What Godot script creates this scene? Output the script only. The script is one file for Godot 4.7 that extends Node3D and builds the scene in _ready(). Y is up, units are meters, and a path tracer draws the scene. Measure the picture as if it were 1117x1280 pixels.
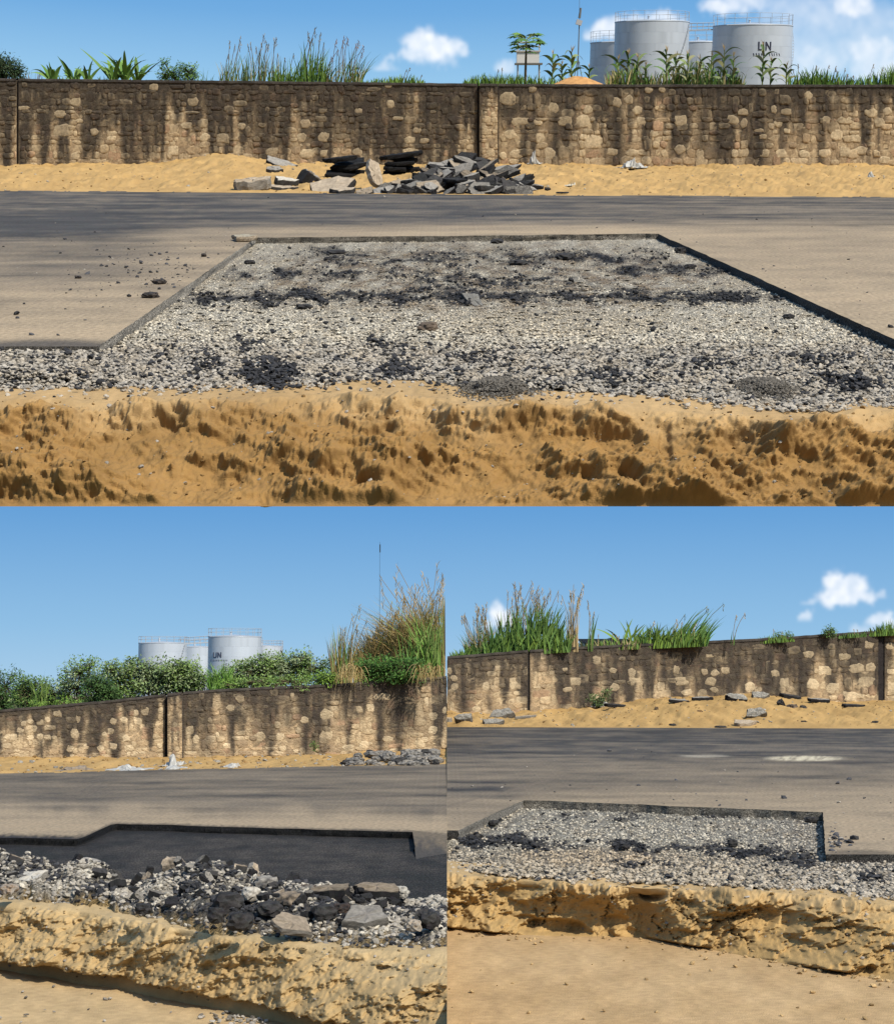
extends Node3D

# Three cut-away stretches of the same roadside stand in the open air: a big upper one further off,
# tilted towards the viewer, and two smaller level ones in front of and below it.
const FOC := 2200.0          # focal length in photograph pixels (the photograph is 1117 x 1280)
var cam_basis := Basis()
var eye := Vector3(0, 1.2, 0)
var used := {}
var rng := RandomNumberGenerator.new()
var n_fbm := FastNoiseLite.new()
var n_fine := FastNoiseLite.new()
var n_cell := FastNoiseLite.new()
var M := {}
var T: Stretch
var L: Stretch
var R: Stretch


class Stretch:
	var X := Transform3D()
	var H := 1.0
	var k := 1.0
	var inv := Basis()
	var cb := Basis()
	var x0 := 0.0
	var x1 := 0.0
	func dir(px: float, py: float) -> Vector3:
		var l := inv * (cb * Vector3((px - 558.5) / 2200.0, (640.0 - py) / 2200.0, -1.0))
		return l / (-l.z)
	func g(px: float, py: float, y := 0.0) -> Vector3:
		var d := dir(px, py)
		return Vector3(0, H, 0) + d * ((H - y) / maxf(-d.y, 0.001))
	func at(px: float, py: float, dep: float) -> Vector3:
		return Vector3(0, H, 0) + dir(px, py) * dep
	func pix(p: Vector3) -> Vector2:
		var c := cb.inverse() * (X.basis * (p - Vector3(0, H, 0)))
		return Vector2(558.5 + 2200.0 * c.x / -c.z, 640.0 - 2200.0 * c.y / -c.z)


class MB:
	var v := PackedVector3Array()
	var c := PackedColorArray()
	var i := PackedInt32Array()
	func vert(p: Vector3, col: Color) -> int:
		v.append(p)
		c.append(col)
		return v.size() - 1
	func tri(a: int, b: int, d: int) -> void:
		i.append(a)
		i.append(b)
		i.append(d)
	func quad(a: int, b: int, cc: int, d: int) -> void:   # top-left, top-right, bottom-left, bottom-right
		tri(a, b, cc)
		tri(b, d, cc)
	func box(t: Transform3D, s: Vector3, col: Color) -> void:
		for ax in 3:
			for sg in [-1.0, 1.0]:
				var nn := Vector3.ZERO
				nn[ax] = sg
				var up := Vector3.UP if ax != 1 else Vector3.FORWARD
				var ri := up.cross(nn)
				var o := v.size()
				for q in [[-1, 1], [1, 1], [-1, -1], [1, -1]]:
					vert(t * ((nn + ri * q[0] + up * q[1]) * s * 0.5), col)
				quad(o, o + 1, o + 2, o + 3)
	func bar(a: Vector3, b: Vector3, r0: float, r1: float, col: Color, n := 6) -> void:
		var d := (b - a).normalized()
		var s := d.cross(Vector3.RIGHT if absf(d.x) < 0.8 else Vector3.UP).normalized()
		var t := d.cross(s)
		var o := v.size()
		for k in n:
			var q := s * cos(TAU * k / n) + t * sin(TAU * k / n)
			vert(a + q * r0, col)
			vert(b + q * r1, col)
		for k in n:
			var e := (k + 1) % n
			tri(o + 2 * k, o + 2 * k + 1, o + 2 * e + 1)
			tri(o + 2 * k, o + 2 * e + 1, o + 2 * e)
		var ca := vert(a, col)
		var cb := vert(b, col)
		for k in n:
			var e := (k + 1) % n
			tri(ca, o + 2 * k, o + 2 * e)
			tri(cb, o + 2 * e + 1, o + 2 * k + 1)
	func grid(nx: int, ny: int, pos: Callable, col: Callable) -> void:
		var o := v.size()
		for b in ny + 1:
			for a in nx + 1:
				var p: Vector3 = pos.call(float(a) / nx, float(b) / ny)
				v.append(p)
				c.append(col.call(float(a) / nx, float(b) / ny))
		for b in ny:
			for a in nx:
				var q := o + b * (nx + 1) + a
				quad(q, q + 1, q + nx + 1, q + nx + 2)
	func mesh(m: Material, flat := false) -> ArrayMesh:
		if flat:
			var w := MB.new()
			for k in i.size():
				w.vert(v[i[k]], c[i[k]])
				w.i.append(k)
			v = w.v
			c = w.c
			i = w.i
		var n := PackedVector3Array()
		n.resize(v.size())
		for k in range(0, i.size(), 3):
			var a := i[k]
			var b := i[k + 1]
			var d := i[k + 2]
			var f := (v[d] - v[a]).cross(v[b] - v[a])
			n[a] += f
			n[b] += f
			n[d] += f
		for k in n.size():
			n[k] = n[k].normalized() if n[k].length_squared() > 1e-20 else Vector3.UP
		var arr := []
		arr.resize(Mesh.ARRAY_MAX)
		arr[Mesh.ARRAY_VERTEX] = v
		arr[Mesh.ARRAY_NORMAL] = n
		arr[Mesh.ARRAY_COLOR] = c
		arr[Mesh.ARRAY_INDEX] = i
		var me := ArrayMesh.new()
		me.add_surface_from_arrays(Mesh.PRIMITIVE_TRIANGLES, arr)
		me.surface_set_material(0, m)
		return me


# ---------------------------------------------------------------- naming and placing
func numbered(called: String) -> String:
	if not used.has(called):
		used[called] = 0
		return called
	used[called] += 1
	return "%s_%03d" % [called, used[called]]

func tag(o: Node3D, label: String, category := "", group := "", kind := "") -> Node3D:
	o.set_meta("label", label)
	if category:
		o.set_meta("category", category)
	if group:
		o.set_meta("group", group)
	o.set_meta("kind", kind if kind else "thing")
	return o

func base(called: String, f: Stretch, p: Vector3, label: String, category: String, group := "", b := Basis()) -> Node3D:
	var o := Node3D.new()
	o.name = numbered(called)
	add_child(o)
	o.transform = f.X * Transform3D(b, p)
	tag(o, label, category, group)
	return o

func part(called: String, me: Mesh, parent: Node3D, t := Transform3D()) -> MeshInstance3D:
	var o := MeshInstance3D.new()
	o.name = called
	o.mesh = me
	o.transform = t
	parent.add_child(o, true)
	return o

func single(called: String, me: Mesh, f: Stretch, t: Transform3D, label: String, category: String, group := "", kind := "") -> MeshInstance3D:
	var o := MeshInstance3D.new()
	o.name = numbered(called)
	o.mesh = me
	add_child(o)
	o.transform = f.X * t
	tag(o, label, category, group, kind)
	return o

func setting(called: String, me: Mesh, f: Stretch, label: String) -> MeshInstance3D:
	return single(called, me, f, Transform3D(), label, "ground", "", "structure")

func scatter(called: String, me: Mesh, f: Stretch, ts: Array, cols: PackedColorArray, parent: Node3D, label := "", category := "gravel") -> MultiMeshInstance3D:
	var mm := MultiMesh.new()
	mm.transform_format = MultiMesh.TRANSFORM_3D
	mm.use_colors = true
	mm.mesh = me
	mm.instance_count = ts.size()
	for k in ts.size():
		mm.set_instance_transform(k, ts[k])
		mm.set_instance_color(k, cols[k])
	var o := MultiMeshInstance3D.new()
	o.multimesh = mm
	if parent == null:
		o.name = numbered(called)
		add_child(o)
		o.transform = f.X
		tag(o, label, category, "", "stuff")
	else:
		o.name = called
		parent.add_child(o, true)
		o.set_meta("kind", "stuff")
	return o

# a list of [x, y] pairs as a curve
func ordinal(k: int) -> String:
	var n := k + 1
	return "%d%s" % [n, "th" if n % 100 in [11, 12, 13] else ["th", "st", "nd", "rd", "th", "th", "th", "th", "th", "th"][n % 10]]

func curve(a: Array, x: float) -> float:
	if x <= a[0][0]:
		return a[0][1]
	for k in range(1, a.size()):
		if x <= a[k][0]:
			var t: float = (x - a[k - 1][0]) / (a[k][0] - a[k - 1][0])
			return lerpf(a[k - 1][1], a[k][1], t)
	return a[-1][1]

func nz(p: Vector3, s: float) -> float:
	return n_fbm.get_noise_3d(p.x * s, p.y * s, p.z * s)

func nf(p: Vector3, s: float) -> float:
	return n_fine.get_noise_3d(p.x * s, p.y * s, p.z * s)

func spot(px: float, py: float, cx: float, cy: float, rx: float, ry: float) -> float:
	var q := Vector2((px - cx) / rx, (py - cy) / ry).length()
	return 1.0 - smoothstep(0.5, 1.0, q)

func rr(a: float, b: float) -> float:
	return rng.randf_range(a, b)

func mix(a: Color, b: Color, t: float) -> Color:
	return a.lerp(b, clampf(t, 0, 1))

func tone(c: Color, k: float) -> Color:
	return Color(c.r * k, c.g * k, c.b * k)


# ---------------------------------------------------------------- materials
func noise_tex(freq: float, oct: int, lo: float, hi: float, bump := 0.0, cell := false, sd := 1) -> NoiseTexture2D:
	var n := FastNoiseLite.new()
	n.seed = sd
	n.noise_type = FastNoiseLite.TYPE_CELLULAR if cell else FastNoiseLite.TYPE_SIMPLEX_SMOOTH
	n.frequency = freq
	n.fractal_octaves = oct
	if cell:
		n.cellular_return_type = FastNoiseLite.RETURN_CELL_VALUE
		n.fractal_type = FastNoiseLite.FRACTAL_NONE
	var t := NoiseTexture2D.new()
	t.width = 512
	t.height = 512
	t.seamless = true
	t.noise = n
	if bump > 0.0:
		t.as_normal_map = true
		t.bump_strength = bump
	else:
		var g := Gradient.new()
		g.set_color(0, Color(lo, lo, lo))
		g.set_color(1, Color(hi, hi, hi))
		t.color_ramp = g
	return t

func material(rough: float, tex: Texture2D, nrm: Texture2D, scale: float, nscale := 1.0, world := true) -> StandardMaterial3D:
	var m := StandardMaterial3D.new()
	m.vertex_color_use_as_albedo = true
	m.roughness = rough
	m.metallic_specular = 0.3
	m.uv1_triplanar = true
	m.uv1_world_triplanar = world
	m.uv1_scale = Vector3.ONE * scale
	if tex:
		m.albedo_texture = tex
	if nrm:
		m.normal_enabled = true
		m.normal_texture = nrm
		m.normal_scale = nscale
	return m

func make_materials() -> void:
	var grain := noise_tex(0.02, 5, 0.72, 1.0, 0.0, false, 3)
	var sandy := noise_tex(0.012, 6, 0.86, 1.0, 0.0, false, 13)
	var grit := noise_tex(0.085, 4, 0, 1, 7.0, false, 17)
	var speck := noise_tex(0.09, 1, 0.25, 1.0, 0.0, true, 5)
	var bump_soft := noise_tex(0.02, 5, 0, 1, 6.0, false, 7)
	var bump_hard := noise_tex(0.06, 4, 0, 1, 9.0, false, 9)
	for s in [["t", 1.0 / 6.25], ["s", 1.0]]:
		var q: float = s[1]
		M["sand_" + s[0]] = material(0.95, sandy, grit, 2.1 * q, .38)
		M["road_" + s[0]] = material(0.85, grain, bump_hard, 2.2 * q, 0.5)
		M["bed_" + s[0]] = material(0.95, speck, bump_hard, 3.0 * q, 1.2)
		M["edge_" + s[0]] = material(0.9, speck, bump_hard, 3.5 * q, 1.0)
		M["wall_" + s[0]] = material(0.92, grain, bump_hard, 0.9 * q, 0.9)
	M.gravel = material(0.9, grain, null, 0.7, 1.0, false)
	M.slab = material(0.9, grain, bump_hard, 0.9, 1.0, false)
	M.rough_slab = material(0.92, speck, bump_hard, 1.1, 1.2, false)
	M.leaf = material(0.6, null, null, 1.0)
	M.leaf.backlight_enabled = true
	M.leaf.backlight = Color(0.16, 0.2, 0.06)
	M.leaf.cull_mode = BaseMaterial3D.CULL_DISABLED
	M.stem = material(0.85, grain, null, 0.5)
	M.tank = material(0.42, null, null, 1.0)
	M.tank.metallic = 0.15
	M.steel = material(0.55, null, null, 1.0)
	M.cloth = material(0.8, grain, bump_soft, 0.6, 0.6, false)
	M.earth = material(0.95, grain, bump_soft, 0.3, 1.0)


# ---------------------------------------------------------------- sky
func to_srgb(sm: Image) -> Image:
	return sm   # a float image is read as linear light

func make_sky(towards: Vector3) -> ImageTexture:
	var w := 4096
	var h := 2048
	var stops := [[-90, Color(.44, .36, .26)], [-0.2, Color(.44, .36, .26)], [0.0, Color(.37, .57, .77)], [2.2, Color(.25, .475, .735)], [6.2, Color(.112, .315, .645)], [11, Color(.115, .325, .655)], [15.5, Color(.19, .43, .73)], [19.4, Color(.29, .54, .80)], [22, Color(.135, .36, .70)], [35, Color(.10, .28, .60)], [90, Color(.06, .18, .45)]]
	var sm := Image.create(360, 360, false, Image.FORMAT_RGBF)
	for y in 360:
		var el := 90.0 - (y + 0.5) * .5
		var c: Color = stops[-1][1]
		for q in range(1, stops.size()):
			if el <= stops[q][0]:
				var t: float = (el - stops[q - 1][0]) / (stops[q][0] - stops[q - 1][0])
				c = (stops[q - 1][1] as Color).lerp(stops[q][1], t)
				break
		for x in 360:
			# the pale aureole of scattered light round the sun
			var az := deg_to_rad(x + .5)
			var d := Vector3(sin(az) * cos(deg_to_rad(el)), sin(deg_to_rad(el)), -cos(az) * cos(deg_to_rad(el)))
			var g := pow(maxf(d.dot(towards), 0.0), 6.0) * 1.1 if el > 0.0 else 0.0
			sm.set_pixel(x, y, Color(c.r * .9 + g * .9, c.g * .88 + g * .85, c.b * .85 + g * .75))
	sm.resize(w, h, Image.INTERPOLATE_BILINEAR)
	var im := to_srgb(sm)
	# clouds: [x, y, rx, ry, strength] puffs, in the photograph's own directions for those that it shows
	var groups := [
		[[525, 52, 22, 20, 1.0], [540, 60, 32, 17, 1.0], [563, 60, 20, 13, 1.0], [515, 68, 16, 9, .8], [580, 66, 10, 7, .6], [488, 70, 9, 6, .4], [482, 86, 16, 9, .5]],
		[[550, 74, 22, 10, .5], [632, 86, 14, 12, .6]],
		[[755, 38, 22, 14, .9], [785, 36, 40, 20, .9], [830, 30, 30, 18, .8], [742, 48, 14, 10, .7]],
		[[895, 8, 24, 12, .9], [930, 0, 40, 16, .7], [1000, 14, 60, 26, .45], [1065, 4, 34, 22, .85], [1040, 22, 40, 20, .5], [1090, 62, 46, 22, .75], [1010, 78, 60, 24, .6], [1120, 84, 70, 30, .7], [960, 60, 60, 26, .45], [1050, 40, 120, 50, .4]],
		[[1042, 728, 13, 18, 1.0], [1064, 732, 22, 17, 1.0], [1052, 746, 30, 13, 1.0], [1082, 742, 16, 10, .8], [1100, 744, 10, 7, .5], [1014, 752, 12, 5, .4], [1007, 770, 9, 6, .6]],
		[[622, 768, 12, 14, 1.0], [632, 776, 14, 16, 1.0], [612, 782, 8, 8, .6]],
		[[1105, 776, 22, 9, .8], [1075, 786, 18, 6, .5], [1130, 784, 24, 8, .7]],
	]
	var far := RandomNumberGenerator.new()
	far.seed = 77
	for k in 14:   # more of the same fair-weather clouds round the rest of the sky
		var cx := far.randf_range(-5500, 6500)
		if cx > -300 and cx < 1400:
			continue
		var cy := far.randf_range(-500, 800)
		var gq := []
		for j in 7:
			gq.append([cx + far.randf_range(-90, 90), cy + far.randf_range(-20, 20), far.randf_range(30, 70), far.randf_range(16, 34), far.randf_range(.6, 1.0)])
		groups.append(gq)
	var cn := FastNoiseLite.new()
	cn.seed = 11
	cn.frequency = 1.0
	cn.fractal_octaves = 5
	var deg := 180.0 / h
	for gr in groups:
		var lo := Vector2(1e9, 1e9)
		var hi := Vector2(-1e9, -1e9)
		for p in gr:
			lo = lo.min(Vector2(p[0] - 1.5 * p[2], p[1] - 1.5 * p[3]))
			hi = hi.max(Vector2(p[0] + 1.5 * p[2], p[1] + 1.5 * p[3]))
		# degrees: azimuth from the view axis and elevation, both even over these small spans
		var px_deg := 57.29578 / FOC
		for b in range(int((90 - (870 - lo.y) * px_deg) / deg), int((90 - (870 - hi.y) * px_deg) / deg) + 1):
			for a in range(int(floor((lo.x - 558.5) * px_deg / deg)), int(floor((hi.x - 558.5) * px_deg / deg)) + 1):
				var el := 90.0 - (b + 0.5) * deg
				var az := (a + 0.5) * deg
				var d := Vector3(sin(deg_to_rad(az)) * cos(deg_to_rad(el)), sin(deg_to_rad(el)), -cos(deg_to_rad(az)) * cos(deg_to_rad(el)))
				var x := 558.5 + az / px_deg
				var y := 870.0 - el / px_deg
				if absf(az) < 25.0:
					var lc := cam_basis.inverse() * d
					x = 558.5 + FOC * lc.x / -lc.z
					y = 640.0 - FOC * lc.y / -lc.z
				var wx := x + 9.0 * cn.get_noise_2d(x * .035, y * .035) + 4.0 * cn.get_noise_2d(x * .11, y * .11 + 40)
				var wy := y + 9.0 * cn.get_noise_2d(x * .035 + 90, y * .035) + 4.0 * cn.get_noise_2d(x * .11 + 70, y * .11)
				var dens := 0.0
				var top := 1e9
				for p in gr:
					var q := Vector2((wx - p[0]) / p[2], (wy - p[1]) / p[3]).length()
					dens = maxf(dens, p[4] * (1.0 - smoothstep(0.55, 1.15, q)))
				if dens > 0.01:
					dens *= 0.8 + 0.35 * cn.get_noise_2d(x * .05 + 20, y * .05)
					var xx := posmod(a, w)
					var under := im.get_pixel(xx, b)
					var puff := 0.5 + 0.5 * cn.get_noise_2d(wx * .06, wy * .06 + 13)
					var white := Color(.90, .905, .915).lerp(Color(.66, .71, .79), clampf(puff * .8, 0, 1))
					im.set_pixel(xx, b, under.lerp(white, clampf(dens, 0, 1)))
	return ImageTexture.create_from_image(im)


func make_stretch(horizon: float, h: float, x0: float, x1: float) -> Stretch:
	var f := Stretch.new()
	var e := atan(230.0 / FOC) + atan((640.0 - horizon) / FOC)
	f.X.basis = Basis(Vector3.RIGHT, e)
	f.X.origin = eye - f.X.basis.y * h
	f.inv = f.X.basis.inverse()
	f.cb = cam_basis
	f.H = h
	f.k = h / 1.2
	f.x0 = x0
	f.x1 = x1
	return f


func _ready() -> void:
	# camera
	var pitch := atan(230.0 / FOC)
	cam_basis = Basis(Vector3.RIGHT, pitch)
	var cam := Camera3D.new()
	cam.name = "camera"
	cam.fov = rad_to_deg(2.0 * atan(640.0 / FOC))
	cam.transform = Transform3D(cam_basis, eye)
	cam.near = 0.1
	cam.far = 3000.0
	add_child(cam)
	# sky and exposure
	var env := Environment.new()
	env.background_mode = Environment.BG_SKY
	var sky := Sky.new()
	var ps := PanoramaSkyMaterial.new()
	var se := deg_to_rad(41.0)
	var sa := deg_to_rad(35.0)
	var towards := Vector3(cos(se) * sin(sa), sin(se), cos(se) * cos(sa))
	ps.panorama = make_sky(towards)
	sky.sky_material = ps
	env.sky = sky
	env.tonemap_mode = Environment.TONE_MAPPER_LINEAR
	env.tonemap_exposure = 1.25
	env.sdfgi_enabled = true
	env.ssao_enabled = true
	env.ssil_enabled = true
	var we := WorldEnvironment.new()
	we.name = "world_environment"
	we.environment = env
	add_child(we)
	# sun: behind the viewer's right shoulder
	var sun := DirectionalLight3D.new()
	sun.name = "sun"
	sun.light_energy = 1.5
	sun.light_color = Color(1.0, 0.965, 0.90)
	sun.light_angular_distance = 0.5
	sun.shadow_enabled = true
	sun.transform = Transform3D(Basis.looking_at(-towards, Vector3.UP), Vector3(0, 50, 0))
	add_child(sun)

	rng.seed = 4711
	n_fbm.seed = 21
	n_fbm.frequency = 1.0
	n_fbm.fractal_octaves = 4
	n_fine.seed = 22
	n_fine.frequency = 1.0
	n_fine.fractal_octaves = 5
	n_fine.fractal_gain = 0.6
	n_cell.seed = 23
	n_cell.frequency = 1.0
	n_cell.noise_type = FastNoiseLite.TYPE_CELLULAR
	n_cell.cellular_return_type = FastNoiseLite.RETURN_DISTANCE
	n_cell.fractal_type = FastNoiseLite.FRACTAL_NONE
	make_materials()
	T = make_stretch(158.0, 7.5, -140, 1257)
	L = make_stretch(840.0, 1.2, -380, 558.45)
	R = make_stretch(833.0, 1.25, 558.55, 1500)
	make_variants()
	build_upper()
	build_left()
	build_right()


# ---------------------------------------------------------------- shared shapes
var slab_var: Array[MB] = []
var rock_var: Array[MB] = []
var pebble: Array[ArrayMesh] = []
var mesh_store := {}

func ico() -> MB:
	var m := MB.new()
	var p := (1.0 + sqrt(5.0)) / 2.0
	for q in [[-1, p, 0], [1, p, 0], [-1, -p, 0], [1, -p, 0], [0, -1, p], [0, 1, p], [0, -1, -p], [0, 1, -p], [p, 0, -1], [p, 0, 1], [-p, 0, -1], [-p, 0, 1]]:
		m.vert(Vector3(q[0], q[1], q[2]).normalized(), Color.WHITE)
	for q in [[0, 11, 5], [0, 5, 1], [0, 1, 7], [0, 7, 10], [0, 10, 11], [1, 5, 9], [5, 11, 4], [11, 10, 2], [10, 7, 6], [7, 1, 8], [3, 9, 4], [3, 4, 2], [3, 2, 6], [3, 6, 8], [3, 8, 9], [4, 9, 5], [2, 4, 11], [6, 2, 10], [8, 6, 7], [9, 8, 1]]:
		m.tri(q[0], q[2], q[1])
	return m

func subdivided(m: MB) -> MB:
	var w := MB.new()
	w.v = m.v.duplicate()
	w.c = m.c.duplicate()
	var mid := {}
	var half := func(a: int, b: int) -> int:
		var key := Vector2i(mini(a, b), maxi(a, b))
		if not mid.has(key):
			mid[key] = w.vert(((w.v[a] + w.v[b]) * 0.5).normalized(), Color.WHITE)
		return mid[key]
	for k in range(0, m.i.size(), 3):
		var a := m.i[k]
		var b := m.i[k + 1]
		var d := m.i[k + 2]
		var ab: int = half.call(a, b)
		var bd: int = half.call(b, d)
		var da: int = half.call(d, a)
		w.tri(a, ab, da)
		w.tri(ab, b, bd)
		w.tri(da, bd, d)
		w.tri(ab, bd, da)
	return w

func make_variants() -> void:
	for k in 4:
		var m := ico()
		for j in m.v.size():
			m.v[j] *= rr(0.62, 1.1)
			m.v[j] *= Vector3(0.5 * rr(.9, 1.1), 0.36, 0.55)
		pebble.append(m.mesh(M.gravel, true))
	for k in 6:
		var m := subdivided(subdivided(ico()))
		var sq := Vector3(rr(.9, 1.1), rr(.8, 1.0), rr(.9, 1.1))
		for j in m.v.size():
			var p := m.v[j]
			var b := p / maxf(maxf(absf(p.x), absf(p.y)), absf(p.z))
			p = p.lerp(b * 0.8, 0.45)
			p *= 0.5 * (1.0 + 0.36 * n_fbm.get_noise_3d(p.x * 1.1 + k * 9, p.y * 1.1, p.z * 1.1) + 0.22 * n_fine.get_noise_3d(p.x * 3 + k * 5, p.y * 3, p.z * 3))
			m.v[j] = p * sq
		rock_var.append(m)
	for k in 8:
		var m := MB.new()
		var n := rng.randi_range(5, 8)
		var pts := []
		for j in n:
			var a := TAU * (j + rr(-.28, .28)) / n
			var q := Vector2(cos(a), sin(a))
			q *= 0.5 / maxf(absf(q.x), absf(q.y)) * rr(.72, 1.0)
			pts.append(q)
		# break the long edges so that the outline is ragged
		var out := []
		for j in n:
			var a: Vector2 = pts[j]
			var b: Vector2 = pts[(j + 1) % n]
			for s in 4:
				var q := a.lerp(b, s / 4.0)
				if s > 0:
					q *= rr(.93, 1.05)
				out.append(q)
		var cnt := out.size()
		var rings := [[0.5, 0.95], [0.42, 1.0], [0.05, 1.01], [-0.38, .97], [-.5, .9]]
		for r in rings.size():
			for j in cnt:
				var q: Vector2 = out[j] * rings[r][1] * (rr(.95, 1.04) if r > 0 and r < 4 else 1.0)
				m.vert(Vector3(q.x, rings[r][0] + rr(-.05, .05) + 0.12 * n_fbm.get_noise_2d(q.x * 2 + k * 7, q.y * 2), q.y), Color(1, 1, 1) if r == 0 else Color(0, 0, 0))
		for r in rings.size() - 1:
			for j in cnt:
				var e := (j + 1) % cnt
				m.quad(r * cnt + e, r * cnt + j, (r + 1) * cnt + e, (r + 1) * cnt + j)
		# top and bottom with an inner ring so that they are uneven
		for side in 2:
			var o := 0 if side == 0 else (rings.size() - 1) * cnt
			var inner := m.v.size()
			for j in cnt:
				var q: Vector3 = m.v[o + j]
				m.vert(Vector3(q.x * .5, q.y + rr(-.08, .08), q.z * .5), Color(1, 1, 1) if side == 0 else Color(0, 0, 0))
			var ce := m.vert(Vector3(0, m.v[o].y + rr(-.06, .06), 0), Color(1, 1, 1) if side == 0 else Color(0, 0, 0))
			for j in cnt:
				var e := (j + 1) % cnt
				if side == 0:
					m.quad(inner + e, inner + j, o + e, o + j)
					m.tri(ce, inner + j, inner + e)
				else:
					m.quad(inner + j, inner + e, o + j, o + e)
					m.tri(ce, inner + e, inner + j)
		slab_var.append(m)

# a slab's mesh: its top takes one colour, its broken sides another
func slab_mesh(k: int, top: Color, side: Color, rough: bool) -> ArrayMesh:
	var key := [k, top, side, rough, "slab"]
	if not mesh_store.has(key):
		var s := slab_var[k % slab_var.size()]
		var m := MB.new()
		m.v = s.v.duplicate()
		m.i = s.i.duplicate()
		for j in s.c.size():
			m.c.append(tone(top if s.c[j].r > .5 else side, rr(.8, 1.1)))
		mesh_store[key] = m.mesh(M.rough_slab if rough else M.slab, true)
	return mesh_store[key]

func rock_mesh(k: int, a: Color, b: Color) -> ArrayMesh:
	var key := [k, a, b, "rock"]
	if not mesh_store.has(key):
		var s := rock_var[k % rock_var.size()]
		var m := MB.new()
		m.v = s.v.duplicate()
		m.i = s.i.duplicate()
		for j in s.v.size():
			m.c.append(mix(a, b, .5 + 1.4 * n_fbm.get_noise_3d(s.v[j].x * 3, s.v[j].y * 3 + k, s.v[j].z * 3) - s.v[j].y * .5) * rr(.85, 1.1))
		mesh_store[key] = m.mesh(M.slab, true)
	return mesh_store[key]

const TAN := Color(.47, .38, .28)
const PALE := Color(.56, .52, .45)
const GREY := Color(.33, .305, .27)
const BLACK := Color(.028, .027, .028)
const DARK := Color(.06, .057, .055)

# sizes are in photograph pixels at the slab's own distance
func slab(f: Stretch, p: Vector3, w: float, th: float, len: float, rot: Vector3, top: Color, side: Color, label: String, group := "", rough := false) -> MeshInstance3D:
	var u := -p.z / FOC
	var b := Basis.from_euler(rot * PI / 180.0) * Basis.from_scale(Vector3(w, th, len) * u)
	return single("asphalt_slab", slab_mesh(rng.randi() % 8, top, side, rough), f, Transform3D(b, p), label, "asphalt slab", group)

func rock(f: Stretch, p: Vector3, w: float, h: float, a: Color, b: Color, label: String, group := "", called := "asphalt_lump", category := "asphalt lump") -> MeshInstance3D:
	var u := -p.z / FOC
	var bs := Basis(Vector3.UP, rr(0, TAU)) * Basis.from_scale(Vector3(w, h, w * rr(.8, 1.2)) * u)
	return single(called, rock_mesh(rng.randi() % 6, a, b), f, Transform3D(bs, p), label, category, group)

# ---------------------------------------------------------------- the wall
const MORTAR := Color(.40, .295, .18)

func stain(px: float, v: float, streaks: Array, sd: float, amount: float) -> float:
	var s := n_fbm.get_noise_2d(px * .035 + sd, v * .35)
	var s2 := n_fine.get_noise_2d(px * .11 + sd, v * 1.4 + 9)
	var edge := amount * .92 + 1.2 * s + .5 * n_fine.get_noise_2d(px * .05 + sd, 70)
	var d := .94 * (1.0 - smoothstep(edge - .24, edge + .2, v + .32 * s2)) * clampf(1.0 + .9 * s2, .45, 1.0)
	d = maxf(d, .95 * (1.0 - smoothstep(0.04, .17, v + .12 * s2)))
	for q in streaks:
		var e: float = exp(-pow((px - q[0]) / q[1], 2.0)) * (1.0 - smoothstep(q[2] - .25, q[2] + .05, v)) * q[3]
		d = maxf(d, e * (1.0 + .5 * s2))
	return clampf(d, 0.0, 1.0)

func soiled(c: Color, d: float) -> Color:
	return mix(c, Color(.034, .030, .028), pow(d, .65) * .95)

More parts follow.
